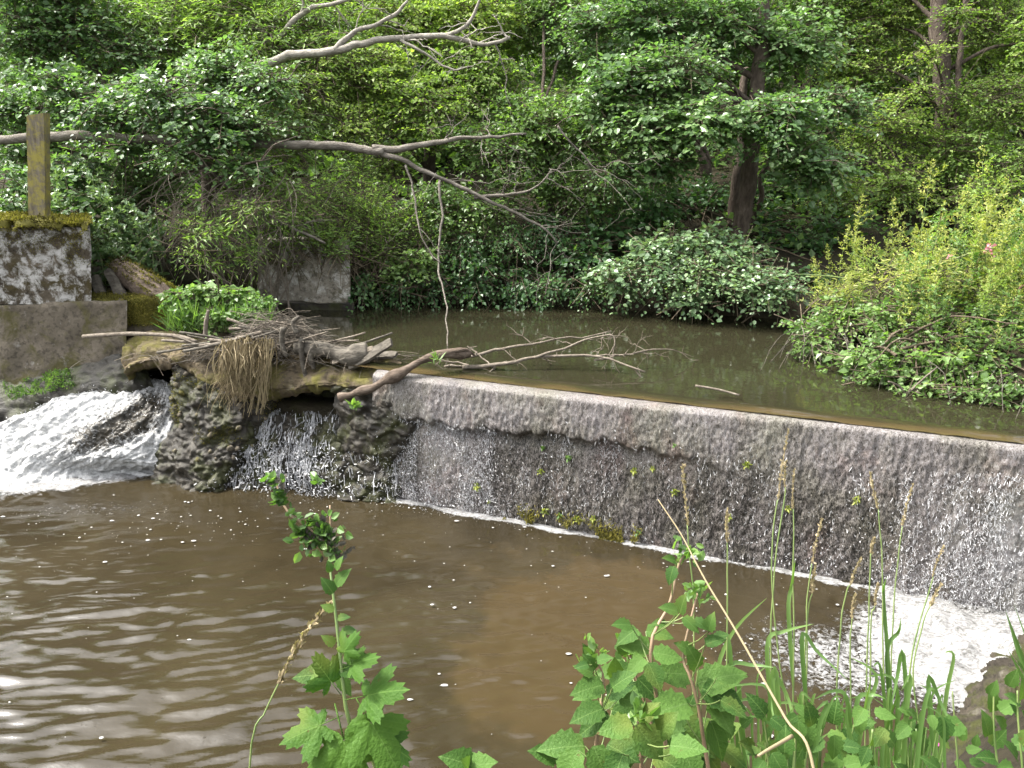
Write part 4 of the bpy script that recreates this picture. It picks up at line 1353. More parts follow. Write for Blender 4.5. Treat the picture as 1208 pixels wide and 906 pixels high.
bush('overhanging_bush', 'pale leaved bush overhanging the pool below the large alder trunk', [(735, 322, 9.0, 36), (790, 318, 8.9, 46), (845, 322, 8.6, 48), (890, 330, 8.4, 40), (925, 342, 8.2, 30), (770, 292, 9.2, 36), (830, 290, 9.0, 40), (815, 348, 8.6, 24, .5), (870, 300, 8.8, 34)], 'pale', dict(ALDER, leaf=.052, dens=340))
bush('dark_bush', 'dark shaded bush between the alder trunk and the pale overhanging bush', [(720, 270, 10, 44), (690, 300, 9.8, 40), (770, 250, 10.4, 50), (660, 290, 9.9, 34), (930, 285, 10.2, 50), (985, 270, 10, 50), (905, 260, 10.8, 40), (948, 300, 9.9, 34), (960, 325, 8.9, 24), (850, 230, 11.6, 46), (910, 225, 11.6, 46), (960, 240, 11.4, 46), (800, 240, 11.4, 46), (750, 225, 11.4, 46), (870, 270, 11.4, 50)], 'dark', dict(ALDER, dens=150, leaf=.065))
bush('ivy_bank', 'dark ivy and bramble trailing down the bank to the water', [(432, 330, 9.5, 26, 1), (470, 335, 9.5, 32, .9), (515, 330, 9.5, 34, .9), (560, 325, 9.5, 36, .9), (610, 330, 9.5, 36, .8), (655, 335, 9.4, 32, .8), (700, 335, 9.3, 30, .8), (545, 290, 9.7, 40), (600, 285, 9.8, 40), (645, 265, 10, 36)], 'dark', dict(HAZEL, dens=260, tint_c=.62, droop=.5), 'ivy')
bush('tall_herb_bank', 'bright yellow green herbs on the bank under the fallen trunk', [(400, 230, 9.7, 34), (430, 245, 9.7, 38), (465, 262, 9.7, 38), (415, 275, 9.5, 34), (500, 270, 9.8, 32), (450, 290, 9.6, 34), (380, 262, 9.6, 30), (420, 200, 10, 30), (338, 282, 9.15, 20), (398, 287, 9.1, 22), (375, 276, 9.3, 24)], 'willow', dict(WILLOW, leaf=.06, upright=.8, droop=.05, dens=300, tint_c=.62), 'herbs')
bush('leafy_bank_bush', 'mid green leafy bush on the bank right of the yellow green herbs', [(520, 240, 10, 44), (560, 250, 10, 40), (495, 305, 9.6, 34), (540, 270, 9.9, 40), (590, 240, 10.1, 36), (470, 315, 9.55, 28)], 'hazel', HAZEL)
bush('drooping_willow', 'drooping willow bush with pale bare twigs beside the stone pier', [(225, 262, 8.7, 34), (270, 250, 8.8, 40), (325, 225, 9.0, 44), (365, 240, 9.2, 36), (298, 292, 8.5, 30), (245, 302, 8.4, 26), (250, 265, 8.3, 30), (300, 240, 8.4, 30), (215, 300, 8.4, 18), (340, 262, 9.0, 30), (285, 215, 9.1, 36), (390, 215, 9.4, 32)], 'willow', dict(WILLOW, leaf=.06, dens=170, tint_c=.52), twig='twig')
bush('dark_bank_bush', 'shaded green bush behind the post and the abutment block', [(30, 215, 9, 42), (85, 205, 9.1, 40), (60, 250, 8.8, 34), (10, 250, 8.8, 30), (110, 240, 8.8, 30), (150, 235, 9.6, 40), (185, 210, 9.8, 40), (130, 290, 8.6, 28), (165, 285, 8.8, 28)], 'alder', dict(ALDER, leaf=.065, dens=210))
bush('fern_clump', 'bright green fern clump glowing in the hollow below the trunk', [(165, 212, 9.3, 26), (195, 222, 9.3, 22), (150, 200, 9.3, 18)], 'herb', dict(WILLOW, leaf=.05, upright=.3, dens=420, tint_c=.4), 'fern')
# pale bare twigs arching down to the water on the left
m_ = MB()
for k in range(80):
    a = P(rng.uniform(205, 350), rng.uniform(185, 275), rng.uniform(8.6, 9.0))
    dx = rng.normal(-18, 26)
    e = a + np.array([rng.normal(-.25, .35), rng.uniform(-.5, 0), rng.uniform(-.95, -.3)])
    m_.tube(wobble(smooth_path([a, a * .45 + e * .55 + [rng.normal(0, .12), -.12, .12], e], 9), .04, 3, rng.uniform(0, 99)), np.linspace(.006, .002, 9), 3, 0, .5, False)
tag(m_.build('hanging_twigs', M['twig'], None, False, tuple(P(260, 220, 8.8))), 'curtain of pale bare twigs arching down left of the pier', 'twigs')
bush('bramble_clump', 'bright green bramble clump growing on the broken slab', [(215, 352, 7.7, 22), (245, 345, 7.75, 26), (275, 352, 7.7, 26), (298, 362, 7.6, 20), (232, 372, 7.6, 18), (262, 372, 7.5, 18)], 'herb', dict(HAZEL, leaf=.055, dens=520, spray_len=(.18, .38), tint_c=.55), 'bramble')
m_ = MB()
n = 700
a = np.stack([P(rng.uniform(196, 320), rng.uniform(372, 396), rng.uniform(7.4, 7.7)) for k in range(n)])
d = np.stack([rng.normal(0, .5, n), rng.normal(-.1, .3, n), np.abs(rng.normal(.8, .3, n))], -1)
m_.leaves(a, d, rng.normal(0, 1, (n, 3)), rng.uniform(.10, .26, n), .03, rng.random(n), 0, 4)
tag(m_.build('grass', M['herb']), 'green grass growing among the driftwood', 'grass', None, 'stuff')

# leafy ground cover of the wooded bank
m_ = MB()
N = 44000
x = rng.uniform(-13, 14, N); y = rng.uniform(9.0, 19, N) + 9 * rng.random(N) ** 3
gz = ground_z(x, y)
k = (gz > 1.28) & (vnoise(np.stack([x * 1.2, y * 1.2, x * 0], -1)) > .36)
x, y, gz = x[k], y[k], gz[k]
n = len(x)
m_.leaves(np.stack([x, y, gz + rng.random(n) ** 2 * (.5 + .8 * (y > 12))], -1), np.stack([rng.normal(0, 1, n), rng.normal(-.3, .8, n), rng.normal(.3, .5, n)], -1), np.array([[0, -.4, 1.]]) + rng.normal(0, .4, (n, 3)), rng.uniform(.06, .15, n) * (1 + .5 * (y > 12)), .34, np.clip(rng.normal(.4, .2, n), 0, 1), 0, 4)
tag(m_.build('undergrowth', M['hazel']), 'low leafy undergrowth covering the shaded bank', 'undergrowth', None, 'stuff')

# ------------------------------------------------------------------ fallen tree and bare boughs
ft = thing('fallen_tree', P(0, 168, 9.0), 'fallen grey tree trunk lying across the far bank with a forked end', 'fallen tree')


t = NT('silver_bark'); M['silver'] = t.fin(t.ramp(t.noise(4, 6, .65, t.coord((4, 12, 12))), [(.3, (.10, .088, .07)), (.5, (.24, .22, .185)), (.75, (.36, .34, .30))]), .85, t.bump(t.noise(14, 6, .7, t.coord((4, 12, 12))), .8, .015), .2)


def limb(name, pts, r0, r1, n=30, twn=0, twl=(.2, .5), amp=.04, bias=(0, 0, 0), mat='greybark', parent=None, levels=2):
    m_ = MB()
    p = rough_branch(m_, [P(*q) for q in pts], r0, r1, n, amp, 9, seed=rng.uniform(0, 90), knob=.14)
    if twn: twigs_off(m_, p, twn, twl, max(r1 * .6, .005), .8, bias, levels)
    return m_.build(name, M[mat], parent, True)


limb('trunk', [(-60, 172, 9.2), (60, 160, 9.1), (160, 164, 9.0), (250, 168, 9.0), (330, 170, 9.0), (400, 174, 9.0), (452, 178, 9.0)], .056, .044, 50, parent=ft)
limb('branch', [(440, 177, 9.0), (480, 173, 9.0), (520, 166, 9.0), (556, 162, 9.0), (620, 160, 9.1)], .045, .012, 26, 5, (.3, .7), parent=ft)
limb('branch', [(446, 180, 9.0), (485, 196, 8.95), (545, 222, 8.9), (600, 248, 8.85), (640, 270, 8.8), (655, 288, 8.8)], .032, .008, 34, 12, (.3, .9), bias=(.3, 0, 0), parent=ft)
limb('branch', [(560, 232, 8.9), (600, 228, 8.85), (630, 220, 8.8), (650, 200, 8.8)], .022, .006, 20, 6, (.25, .7), parent=ft)
limb('branch', [(230, 168, 9.0), (245, 195, 8.95), (275, 225, 8.9), (330, 262, 8.8), (385, 288, 8.75)], .035, .012, 26, 5, (.3, .8), bias=(.2, 0, -.3), parent=ft)
limb('branch', [(520, 212, 8.9), (521, 255, 8.7), (517, 310, 8.5), (526, 360, 8.0), (529, 410, 7.4)], .016, .006, 30, 0, amp=.03, parent=ft)
limb('branch', [(478, 195, 8.95), (490, 240, 8.8), (498, 282, 8.6), (520, 312, 8.5)], .013, .006, 24, 3, (.2, .6), parent=ft)
limb('branch', [(660, 150, 9.0), (690, 185, 9.0), (705, 200, 8.95)], .012, .004, 16, 5, (.3, .8), parent=ft)
lb_ = thing('leaning_bough', P(295, 79, 10.2), 'pale silver bough reaching across the bright foliage at the top', 'bough')
limb('trunk', [(290, 80, 10.2), (350, 65, 10.1), (400, 58, 10.0), (440, 48, 10), (520, 42, 10), (560, 52, 10), (600, 44, 10)], .058, .02, 44, 6, (.3, .7), parent=lb_, mat='silver')
limb('branch', [(395, 59, 10.0), (420, 36, 10), (460, 22, 10), (480, 2, 10.1)], .038, .014, 24, 4, (.3, .6), parent=lb_, mat='silver')
limb('branch', [(522, 42, 10.0), (545, 32, 9.95), (562, 10, 9.95), (570, -20, 9.9)], .03, .012, 20, 4, (.2, .5), parent=lb_, mat='silver')
limb('branch', [(470, 46, 10.0), (500, 60, 9.9), (530, 80, 9.9), (560, 78, 9.8)], .02, .006, 20, 5, (.2, .5), parent=lb_, mat='silver')
lb2 = thing('leaning_bough', P(282, 66, 10.8), 'second pale bough sloping up to the top edge behind the silver one', 'bough')
limb('trunk', [(270, 75, 10.9), (300, 58, 10.8), (335, 36, 10.7), (358, 14, 10.7), (410, 0, 10.6), (450, -20, 10.6)], .045, .02, 30, 5, (.3, .7), parent=lb2, mat='silver')
limb('branch', [(355, 18, 10.7), (356, 5, 10.7), (362, -30, 10.7)], .025, .012, 14, 0, parent=lb2, mat='silver')

# ------------------------------------------------------------------ herbs of the right bank


def herb_proto(k, h, leafL, wd, nl, plume, mat, stem='stem'):
    m1 = MB()
    lean = rng.normal(0, .10, 2)
    st_ = smooth_path([[0, 0, -.05], [lean[0] * .3, lean[1] * .3, h * .5], [lean[0], lean[1], h]], 14)
    st_ = wobble(st_, .012, 3, k * 7.)
    m1.tube(st_, np.linspace(.006, .0025, 14), 5, 0, .5)
    m2 = MB()
    q = rng.uniform(.12, .97, nl)
    i = (q * 13).astype(int)
    p = st_[i]
    az = np.arange(nl) * 2.4
    d = np.stack([np.cos(az), np.sin(az), rng.uniform(.0, .7, nl)], -1)
    m2.leaves(p, d, np.array([[0, 0, 1.]]) + rng.normal(0, .3, (nl, 3)), leafL * (1.1 - .5 * q) * rng.uniform(.8, 1.2, nl), wd, np.clip(.25 + .5 * q + rng.normal(0, .15, nl), 0, 1), 0, 6)
    # side shoots with small leaves
    ns = 9
    for s_ in range(ns):
        i0 = int(rng.integers(5, 13)); a = rng.uniform(0, 6.3); L = rng.uniform(.08, .24)
        dd = unit(np.array([math.cos(a), math.sin(a), .9]))
        e = st_[i0] + dd * L
        m1.tube(smooth_path([st_[i0], (st_[i0] + e) / 2 + [0, 0, -.01], e], 5), np.linspace(.003, .0015, 5), 3, 0, .5, False)
        n = 12
        t_ = np.linspace(.2, 1, n)
        m2.leaves(st_[i0] + dd * (L * t_)[:, None], unit(rng.normal(0, .7, (n, 3)) + dd), np.array([[0, 0, 1.]]) + rng.normal(0, .4, (n, 3)), leafL * .55 * rng.uniform(.6, 1.1, n), wd * 1.1, np.clip(.6 + rng.normal(0, .2, n), 0, 1), 0, 4)
    m3 = MB()
    n = plume
    if n:
        t_ = rng.random(n)
        c = st_[-1] + np.stack([rng.normal(0, .05, n) * (1.15 - t_), rng.normal(0, .05, n) * (1.15 - t_), (t_ - .55) * .30], -1)
        m3.leaves(c, np.stack([rng.normal(0, .7, n), rng.normal(0, .7, n), np.abs(rng.normal(.6, .4, n))], -1), rng.normal(0, 1, (n, 3)), rng.uniform(.012, .034, n), .28, np.clip(.75 + rng.normal(0, .2, n), 0, 1), 0, 4)
    return m1.mesh('stem', M[stem], smooth=True), m2.mesh('leaves', M[mat]), (m3.mesh('flower_plume', M['gold']) if n else None), st_[-1]


PROTO = [herb_proto(k, rng.uniform(.95, 1.15), .10, .15, 46, 90, 'gold' if k != 1 else 'lime') for k in range(4)] + [herb_proto(k + 4, rng.uniform(.75, 1.0), .11, .22, 50, 60, 'herb', 'redstem' if k else 'stem') for k in range(3)]


def plant_copy(name, pr, pos, sc, rz, tilt, label, cat, group):
    r_ = thing(name, pos, label, cat, group)
    mw = Matrix.Translation(Vector(pos)) @ Matrix.Rotation(tilt[0], 4, 'X') @ Matrix.Rotation(tilt[1], 4, 'Y') @ Matrix.Rotation(rz, 4, 'Z') @ Matrix.Scale(sc, 4)
    child('stem', pr[0], r_, mw)
    child('leaves', pr[1], r_, mw)['kind'] = 'stuff'
    if pr[2] is not None:
        child('flower_plume', pr[2], r_, mw)['kind'] = 'stuff'
    return r_, mw


k = 0
while k < 150:
    Yp = rng.uniform(5.7, 8.2)
    px = rng.uniform(935, 1290)
    x = (px - 604) / F * Yp * 1.03
    if min(x - 3.0, (x - 3.0) * .73 + (Yp - 6.25) * .68) < .06: continue
    gz = float(ground_z(x, Yp))
    tall = k % 7 < 5
    pr = PROTO[int(rng.integers(0, 4))] if tall else PROTO[4 + int(rng.integers(0, 3))]
    # outlines of the thicket: lower towards the water
    edge = min(1, .62 + .32 * min(x - 3.0, (x - 3.0) * .73 + (Yp - 6.25) * .68))
    sc = (rng.uniform(.50, .80) + (.32 if rng.random() < .3 else 0)) * edge
    plant_copy('tall_herb', pr, (x, Yp, gz), sc, rng.uniform(0, 6.3), (rng.normal(.08, .10), rng.normal(-.06, .12)),
               'slender yellow green herb with feathery top in the thicket on the right bank' if tall else 'leafy mid green herb in the thicket on the right bank', 'herb', 'yellow green herbs of the right bank' if tall else 'leafy green herbs of the right bank')
    k += 1
bush('bank_thicket', 'dense green leaves at the foot of the yellow green thicket by the water', [(975, 400, 6.9, 40), (1010, 425, 6.3, 36), (1060, 420, 6.2, 46), (1110, 430, 6.0, 44), (1160, 435, 5.9, 46), (1208, 440, 5.8, 46), (1050, 375, 6.6, 44), (1110, 380, 6.4, 44), (1170, 380, 6.3, 46), (950, 380, 7.2, 28), (1000, 370, 7.0, 40), (1040, 440, 6.0, 30), (1090, 455, 5.8, 26), (1140, 460, 5.65, 28), (1190, 462, 5.55, 28), (1240, 470, 5.5, 40), (1190, 410, 5.9, 40), (1220, 395, 6.1, 40), (1130, 405, 6.1, 36), (1180, 440, 5.75, 34), (1215, 420, 5.85, 36), (1160, 400, 6.2, 36)], 'hazel', dict(HAZEL, leaf=.044, dens=340, spray_len=(.2, .5), tint_c=.5), 'bush')
bush('yellow_thicket', 'bright yellow green leafy growth filling the right bank thicket', [(990, 345, 7.2, 38), (1040, 330, 7.0, 44), (1095, 325, 6.8, 46), (1150, 335, 6.6, 42), (1205, 335, 6.5, 42), (1190, 300, 6.9, 26), (1010, 325, 7.4, 22), (965, 350, 7.3, 22)], 'gold', dict(WILLOW, leaf=.055, dens=180, spray_len=(.2, .5), upright=.7, droop=.1, tint_c=.45), 'bush', twig='stem')
# trailing bare stems at the water's edge
m_ = MB()
for k in range(60):
    a = P(rng.uniform(930, 1010), rng.uniform(380, 425), rng.uniform(6.8, 7.3))
    e = a + np.array([rng.normal(-.1, .2), rng.normal(-.25, .12), 0]); e[2] = ZU + rng.uniform(-.03, .06)
    m_.tube(wobble(smooth_path([a, (a + e) / 2 + [0, 0, .1], e], 7), .03, 4, rng.uniform(0, 99)), np.linspace(.005, .002, 7), 3, 0, .5, False)
for k in range(26):
    s = rng.uniform(0, 1)
    a = np.array([2.95 + s * 1.2, 6.2 - s * 1.2, 0]) + np.array([rng.normal(.1, .1), rng.normal(.1, .1), 0])
    a[2] = 1.45
    e = a + np.array([rng.normal(-.12, .12), rng.normal(-.18, .10), 0]); e[2] = ZU - .01
    m_.tube(wobble(smooth_path([a, (a + e) / 2 + [0, 0, .08], e], 7), .03, 4, rng.uniform(0, 99)), np.linspace(.004, .002, 7), 3, 0, .5, False)
tag(m_.build('trailing_twigs', M['drift']), 'brown dead stems trailing into the water from the right bank', 'twigs', None, 'stuff')

# pink flowering balsams
BP = herb_proto(20, 1.05, .13, .24, 40, 0, 'herb', 'redstem')
m3 = MB()
for c in range(5):
    o_ = np.array([rng.normal(0, .03), rng.normal(0, .03), rng.normal(0, .03)])
    n = 7
    m3.leaves(o_ + rng.normal(0, .006, (n, 3)), rng.normal(0, 1, (n, 3)), rng.normal(0, 1, (n, 3)), rng.uniform(.018, .034, n), .45, rng.random(n), 0, 6)
FL = m3.mesh('flower', M['petal'])
for px, py, Yb, lab in ((1158, 292, 6.6, 'pink flowered herb with the largest blossoms, topmost in the thicket'), (1112, 302, 6.7, 'herb with one small pink blossom left of the largest blossoms'), (1196, 337, 6.3, 'herb with faded pink blossoms near the right edge')):
    top = P(px, py, Yb)
    gz = float(ground_z(top[0], Yb))
    sc = (top[2] - gz) / BP[3][2]
    r_ = thing('balsam_plant', (top[0], Yb, gz), lab, 'flower', 'pink flowered herbs')
    mw = Matrix.Translation((top[0] - BP[3][0] * sc, Yb - BP[3][1] * sc, gz)) @ Matrix.Scale(sc, 4)
    child('stem', BP[0], r_, mw); child('leaves', BP[1], r_, mw)['kind'] = 'stuff'
    for j in range(2 if px == 1158 else 1):
        child('flower', FL, r_, Matrix.Translation(Vector(top) + Vector((.02 + .05 * j, -.06, -.05 * j))) @ Matrix.Rotation(j * 2, 4, 'Z') @ Matrix.Scale(.75 if px == 1158 else .4, 4))

# leafy nettles behind the abutment block
NP = [herb_proto(30 + k, .95, .095, .30, 44, 0, 'pale') for k in range(3)]
for k, (px, py, Yb) in enumerate([(22, 190, 8.75), (62, 185, 8.7), (85, 178, 8.8), (100, 200, 8.6), (118, 215, 8.5), (128, 190, 8.8), (140, 225, 8.4), (150, 245, 8.35), (165, 250, 8.35), (172, 262, 8.3), (112, 250, 8.35), (130, 262, 8.3), (15, 215, 8.5), (75, 215, 8.5), (145, 275, 8.25), (185, 245, 8.5)]):
    top = P(px, py, Yb)
    gz = min(float(ground_z(top[0], Yb)), top[2] - .55)
    sc = (top[2] - gz)
    plant_copy('nettle', NP[k % 3], (top[0], Yb, gz), sc, rng.uniform(0, 6), (0, 0), 'leafy upright nettle growing behind the abutment block', 'nettle', 'nettles behind the abutment block')

# ------------------------------------------------------------------ near bank: leaf meshes
def ovate(seed, serr=.10, wd=.36):
    r_ = np.random.default_rng(seed)
    n = 11
    t_ = np.linspace(0, 1, n)
    w = wd * np.sin(np.pi * t_ ** .72) ** .85 * (1 - .15 * t_)
    w = w * (1 + serr * np.where(np.arange(n) % 2, 1, -1)) + .004
    w[-1] = .004
    rows = []
    bend = r_.uniform(.12, .30); fold = r_.uniform(.1, .3); tw = r_.normal(0, .12)
    for i in range(n):
        row = []
        for q in (-1, -.5, 0, .5, 1):
            x = q * w[i]
            z = abs(q) * w[i] * fold - bend * t_[i] ** 2 + (.014 if i % 2 else -.014) * (abs(q) > .2) + tw * x * t_[i]
            y = t_[i] - abs(q) * .04 * (i % 2)
            row.append((x + .03 * math.sin(t_[i] * 3 + seed), y, z))
        rows.append(row)
    m_ = MB(); m_.grid(np.array(rows)[:, ::-1])
    return m_


def lobed(seed, lobes=((0, .95, .52), (60, .78, .46), (-60, .78, .46), (115, .46, .42), (-115, .46, .42))):
    r_ = np.random.default_rng(seed)
    th = np.linspace(-160, 160, 55)
    rad = np.full(len(th), .12)
    for a, L, wdt in lobes:
        a = a + r_.normal(0, 4)
        d = np.abs(th - a) / (wdt * 90)
        rad = np.maximum(rad, L * np.clip(1 - d ** 1.5, 0, 1) ** .8 * (.9 + .2 * r_.random()))
    rad = np.maximum(rad, .30 * np.clip(1 - np.abs(th) / 170, 0, 1) ** .3)
    rad = rad * (1 + .07 * np.where(np.arange(len(th)) % 2, 1, -1))
    tr = np.radians(th)
    V = []
    bend = r_.uniform(.15, .3)
    for f in (.02, .35, .7, 1.0):
        x = np.sin(tr) * rad * f; y = .28 + np.cos(tr) * rad * f
        z = -bend * (x ** 2 + (y - .28) ** 2) + .04 * np.cos(np.radians(th) * 6) * f * rad - .04 * f * r_.random()
        V.append(np.stack([x, y, z], -1))
    m_ = MB(); m_.grid(np.array(V)[:, ::-1])
    m_.tube([[0, -.25, .06], [0, 0, .03], [0, .28, 0]], .012, 4)
    return m_


OV = [ovate(k).mesh('leaf', M['bigleaf'], smooth=True) for k in range(6)]
LO = [lobed(k).mesh('leaf', M['hopleaf'], smooth=True) for k in range(4)]


def pd(px, py, depth):
    r_ = ray(px, py)
    fwd = np.array([0, CP, -SP])
    return np.array([0, 0, CAMH]) + r_ * (depth / (r_ @ fwd))


RX = np.array([1.0, 0, 0]); UY = np.array([0, SP, CP]); FW = np.array([0, CP, -SP])


def img_dir(deg, toward=0.0):
    "direction that reads as deg (0 right, 90 up) in the picture, leaning towards the viewer by toward"
    a = R(deg)
    return RX * math.cos(a) + UY * math.sin(a) - FW * toward


def put_leaf(root, me, px, py, depth, size_px, deg, toward=.3, roll=None):
    p = pd(px, py, depth)
    L = size_px * .66 * depth / F
    d = img_dir(deg, toward)
    nrm = np.array([rng.normal(0, .28), -.45, 1.0]) + (0 if roll is None else roll)
    return child('leaf', me, root, frame(p, d, nrm, L))


def stem_part(root, pts, r0, r1, mat='stem', name='stem', n=18):
    m_ = MB()
    path = wobble(smooth_path([pd(*q) for q in pts], n), .004, 9, rng.uniform(0, 99))
    m_.tube(path, np.linspace(r0, r1, n), 6, 0, .5)
    m_.build(name, M[mat], root, True)
    return path


def nbase(px, depth):
    p = pd(px, 950, depth)
    return np.array([p[0], p[1], float(ground_z(p[0], p[1]))])


# flowering hop-like stem at the left of the near bank
b0 = nbase(430, .95)
r_ = thing('lobed_leaf_plant', b0, 'tall stem with big lobed leaves and budding top in front of the pool', 'plant')
stem_part(r_, [(470, 1300, 1.0), (445, 920, .97), (415, 860, .96), (403, 800, .96), (396, 740, .97), (392, 690, .98), (388, 650, 1.0)], .0032, .0014, 'stem')
stem_part(r_, [(388, 650, 1.0), (378, 635, 1.0), (358, 618, 1.0), (342, 606, 1.01), (330, 585, 1.02), (324, 560, 1.03)], .0025, .0012, 'redstem', 'side_stem')
stem_part(r_, [(390, 660, 1.0), (391, 628, 1.01), (390, 596, 1.02)], .0018, .001, 'redstem', 'side_stem', 10)
for px, py, sz, dg, tw in ((392, 880, 92, -150, .5), (430, 905, 0, 0, 0),):
    pass
for px, py, sz, dg, tw, kind in ((400, 850, 118, -68, .45, 0), (428, 838, 92, -48, .4, 1), (420, 824, 84, 22, .35, 2), (396, 812, 62, 120, .2, 3), (408, 788, 50, 30, .3, 1), (402, 776, 48, 60, .2, 0), (392, 850, 78, -165, .3, 2), (446, 872, 60, -20, .3, 3)):
    put_leaf(r_, LO[kind], px, py, .95, sz, dg, tw)
for px, py, sz, dg in ((384, 796, 58, 176), (378, 792, 36, 195), (405, 775, 42, 15), (398, 800, 40, -40), (400, 788, 40, -20), (394, 762, 30, 130), (393, 700, 36, 120), (396, 690, 40, 55), (394, 720, 26, 150), (398, 730, 24, 20), (402, 745, 30, 10), (390, 675, 22, 100), (396, 672, 28, 70)):
    put_leaf(r_, OV[int(rng.integers(0, 6))], px, py, .965, sz, dg, .2)
# buds and shrivelled bracts at the top
m_ = MB()
for cx, cy, n, sp in ((380, 640, 46, 12), (368, 630, 36, 10), (390, 632, 26, 10), (330, 588, 22, 6), (324, 566, 16, 5), (352, 612, 14, 7), (376, 567, 8, 3), (396, 655, 16, 6), (384, 618, 18, 8), (358, 628, 22, 8)):
    c = np.stack([pd(cx + rng.normal(0, sp), cy + rng.normal(0, sp * .8), 1.0) for _ in range(n)])
    m_.leaves(c, rng.normal(0, .7, (n, 3)) + [0, 0, .5], rng.normal(0, 1, (n, 3)), rng.uniform(.006, .017, n), .36, np.clip(rng.normal(.25, .3, n), 0, 1), 0, 6)
m_.build('buds', M['herb'], r_)['kind'] = 'stuff'
m_ = MB()
for cx, cy, n, sp in ((384, 636, 40, 11), (395, 655, 14, 6), (372, 628, 20, 9), (327, 575, 10, 7)):
    c = np.stack([pd(cx + rng.normal(0, sp), cy + rng.normal(0, sp * .8), 1.0) for _ in range(n)])
    m_.leaves(c, rng.normal(0, .7, (n, 3)) + [0, 0, .5], rng.normal(0, 1, (n, 3)), rng.uniform(.006, .014, n), .3, rng.random(n), 0, 6)
m_.build('dry_bracts', M['drift'], r_)['kind'] = 'stuff'


def seed_head(path_px, depth, wdt, n=90, mat='straw'):
    m_ = MB()
    pth = smooth_path([pd(*q, depth) for q in path_px], 40)
    i = rng.integers(0, 40, n)
    f = i / 39.0
    d = unit(np.gradient(pth, axis=0))[i] + rng.normal(0, .35, (n, 3))
    w = wdt * np.sin(np.pi * np.clip(f * .9 + .08, 0, 1)) ** .6
    m_.leaves(pth[i] + rng.normal(0, 1, (n, 3)) * w[:, None] * .35, d, rng.normal(0, 1, (n, 3)), wdt * rng.uniform(1.2, 2.2, n), .26, rng.random(n), 0, 4)
    m_.tube(pth, np.linspace(wdt * .35, wdt * .12, 40), 5, 0, .5)
    return m_


# single grass with a dry head beside the lobed leaves
r_ = thing('grass_stalk', nbase(300, 1.0), 'bent grass stalk with a thick straw coloured head left of the lobed leaves', 'grass', 'grass stalks of the near bank')
stem_part(r_, [(280, 1250, 1.05), (296, 906, 1.0), (314, 840, 1.0), (332, 800, 1.0), (340, 783, 1.0)], .0014, .001, 'stem')
seed_head([(328, 806), (342, 778), (364, 742), (388, 714)], 1.0, .0052, 170).build('seed_head', M['straw'], r_)

# leaf at the bottom edge
r_ = thing('low_leaf_plant', nbase(555, .85), 'low plant showing two broad green leaves at the bottom edge', 'plant')
stem_part(r_, [(560, 1250, .9), (552, 960, .85), (553, 915, .84)], .003, .002)
put_leaf(r_, OV[1], 560, 905, .82, 68, 150, .3); put_leaf(r_, OV[2], 548, 905, .82, 62, 20, .3); put_leaf(r_, OV[4], 552, 912, .82, 60, 80, .9)

# raspberry clump in the middle of the near bank
RB = []
LABS = [('raspberry plant with the tallest shoot, its top leaf upright and bright', [(800, 1150, 1.35), (790, 920, 1.32), (775, 830, 1.3), (768, 760, 1.3), (790, 715, 1.32), (800, 668, 1.33), (808, 652, 1.33)],
         [(802, 724, 40, 88), (800, 722, 34, 150), (806, 728, 40, -35), (818, 732, 34, -10), (797, 662, 26, 170), (800, 664, 22, 60), (795, 668, 30, -110), (768, 762, 62, 158), (762, 745, 48, 20), (752, 742, 44, -150), (745, 738, 40, 170), (770, 770, 52, -20), (765, 782, 50, -60), (760, 776, 46, 200), (786, 735, 28, 160)]),
        ('raspberry plant with broad pale leaves on its right side', [(850, 1150, 1.4), (838, 930, 1.36), (828, 850, 1.34), (815, 800, 1.34), (806, 770, 1.36), (822, 700, 1.38)],
         [(812, 796, 72, 175), (822, 806, 78, 10), (828, 812, 78, -12), (838, 818, 66, -50), (825, 846, 76, -80), (838, 850, 72, -60), (812, 830, 80, 178), (845, 800, 50, 20), (850, 826, 52, -25), (818, 770, 40, 140), (832, 760, 36, 40), (836, 745, 34, 75), (842, 752, 26, 10), (824, 788, 50, 100), (806, 842, 66, -140)]),
        ('raspberry plant on the left with a drooping row of toothed leaves', [(690, 1150, 1.3), (700, 930, 1.28), (708, 850, 1.26), (712, 800, 1.28), (702, 775, 1.28)],
         [(712, 808, 62, 172), (708, 814, 54, 195), (712, 836, 60, 182), (718, 842, 60, -150), (722, 838, 50, -20), (702, 790, 36, 130), (696, 778, 30, 100), (704, 780, 28, 40), (694, 784, 26, 170), (716, 820, 52, 30), (722, 812, 48, 55), (700, 794, 40, 160), (725, 800, 40, 80), (730, 824, 42, -5)]),
        ('raspberry plant with the largest pale three part leaf at the bottom', [(750, 1150, 1.15), (756, 960, 1.12), (756, 880, 1.1), (752, 850, 1.1)],
         [(745, 852, 66, 175), (750, 856, 82, -55), (742, 860, 78, -100), (752, 850, 48, 60), (690, 880, 80, 178), (682, 885, 74, -130), (700, 880, 70, -70), (716, 878, 66, -20), (735, 890, 60, -140), (772, 890, 70, -30), (790, 880, 62, 10), (776, 868, 56, 60), (806, 884, 60, -60), (660, 892, 56, 160)]),
        ('raspberry plant in the shade at the heart of the clump', [(780, 1150, 1.5), (776, 930, 1.48), (770, 860, 1.46), (750, 800, 1.46), (742, 770, 1.46)],
         [(745, 790, 48, 160), (752, 800, 52, -30), (758, 812, 56, 200), (768, 830, 60, 20), (772, 840, 58, -60), (760, 850, 60, 160), (780, 862, 62, 0), (792, 870, 60, -120), (800, 856, 58, 60), (740, 772, 36, 100), (736, 778, 30, 200), (730, 790, 40, 170), (738, 822, 54, 190), (812, 872, 56, -20), (828, 880, 52, -60), (850, 880, 56, -20), (846, 868, 48, 40)])]
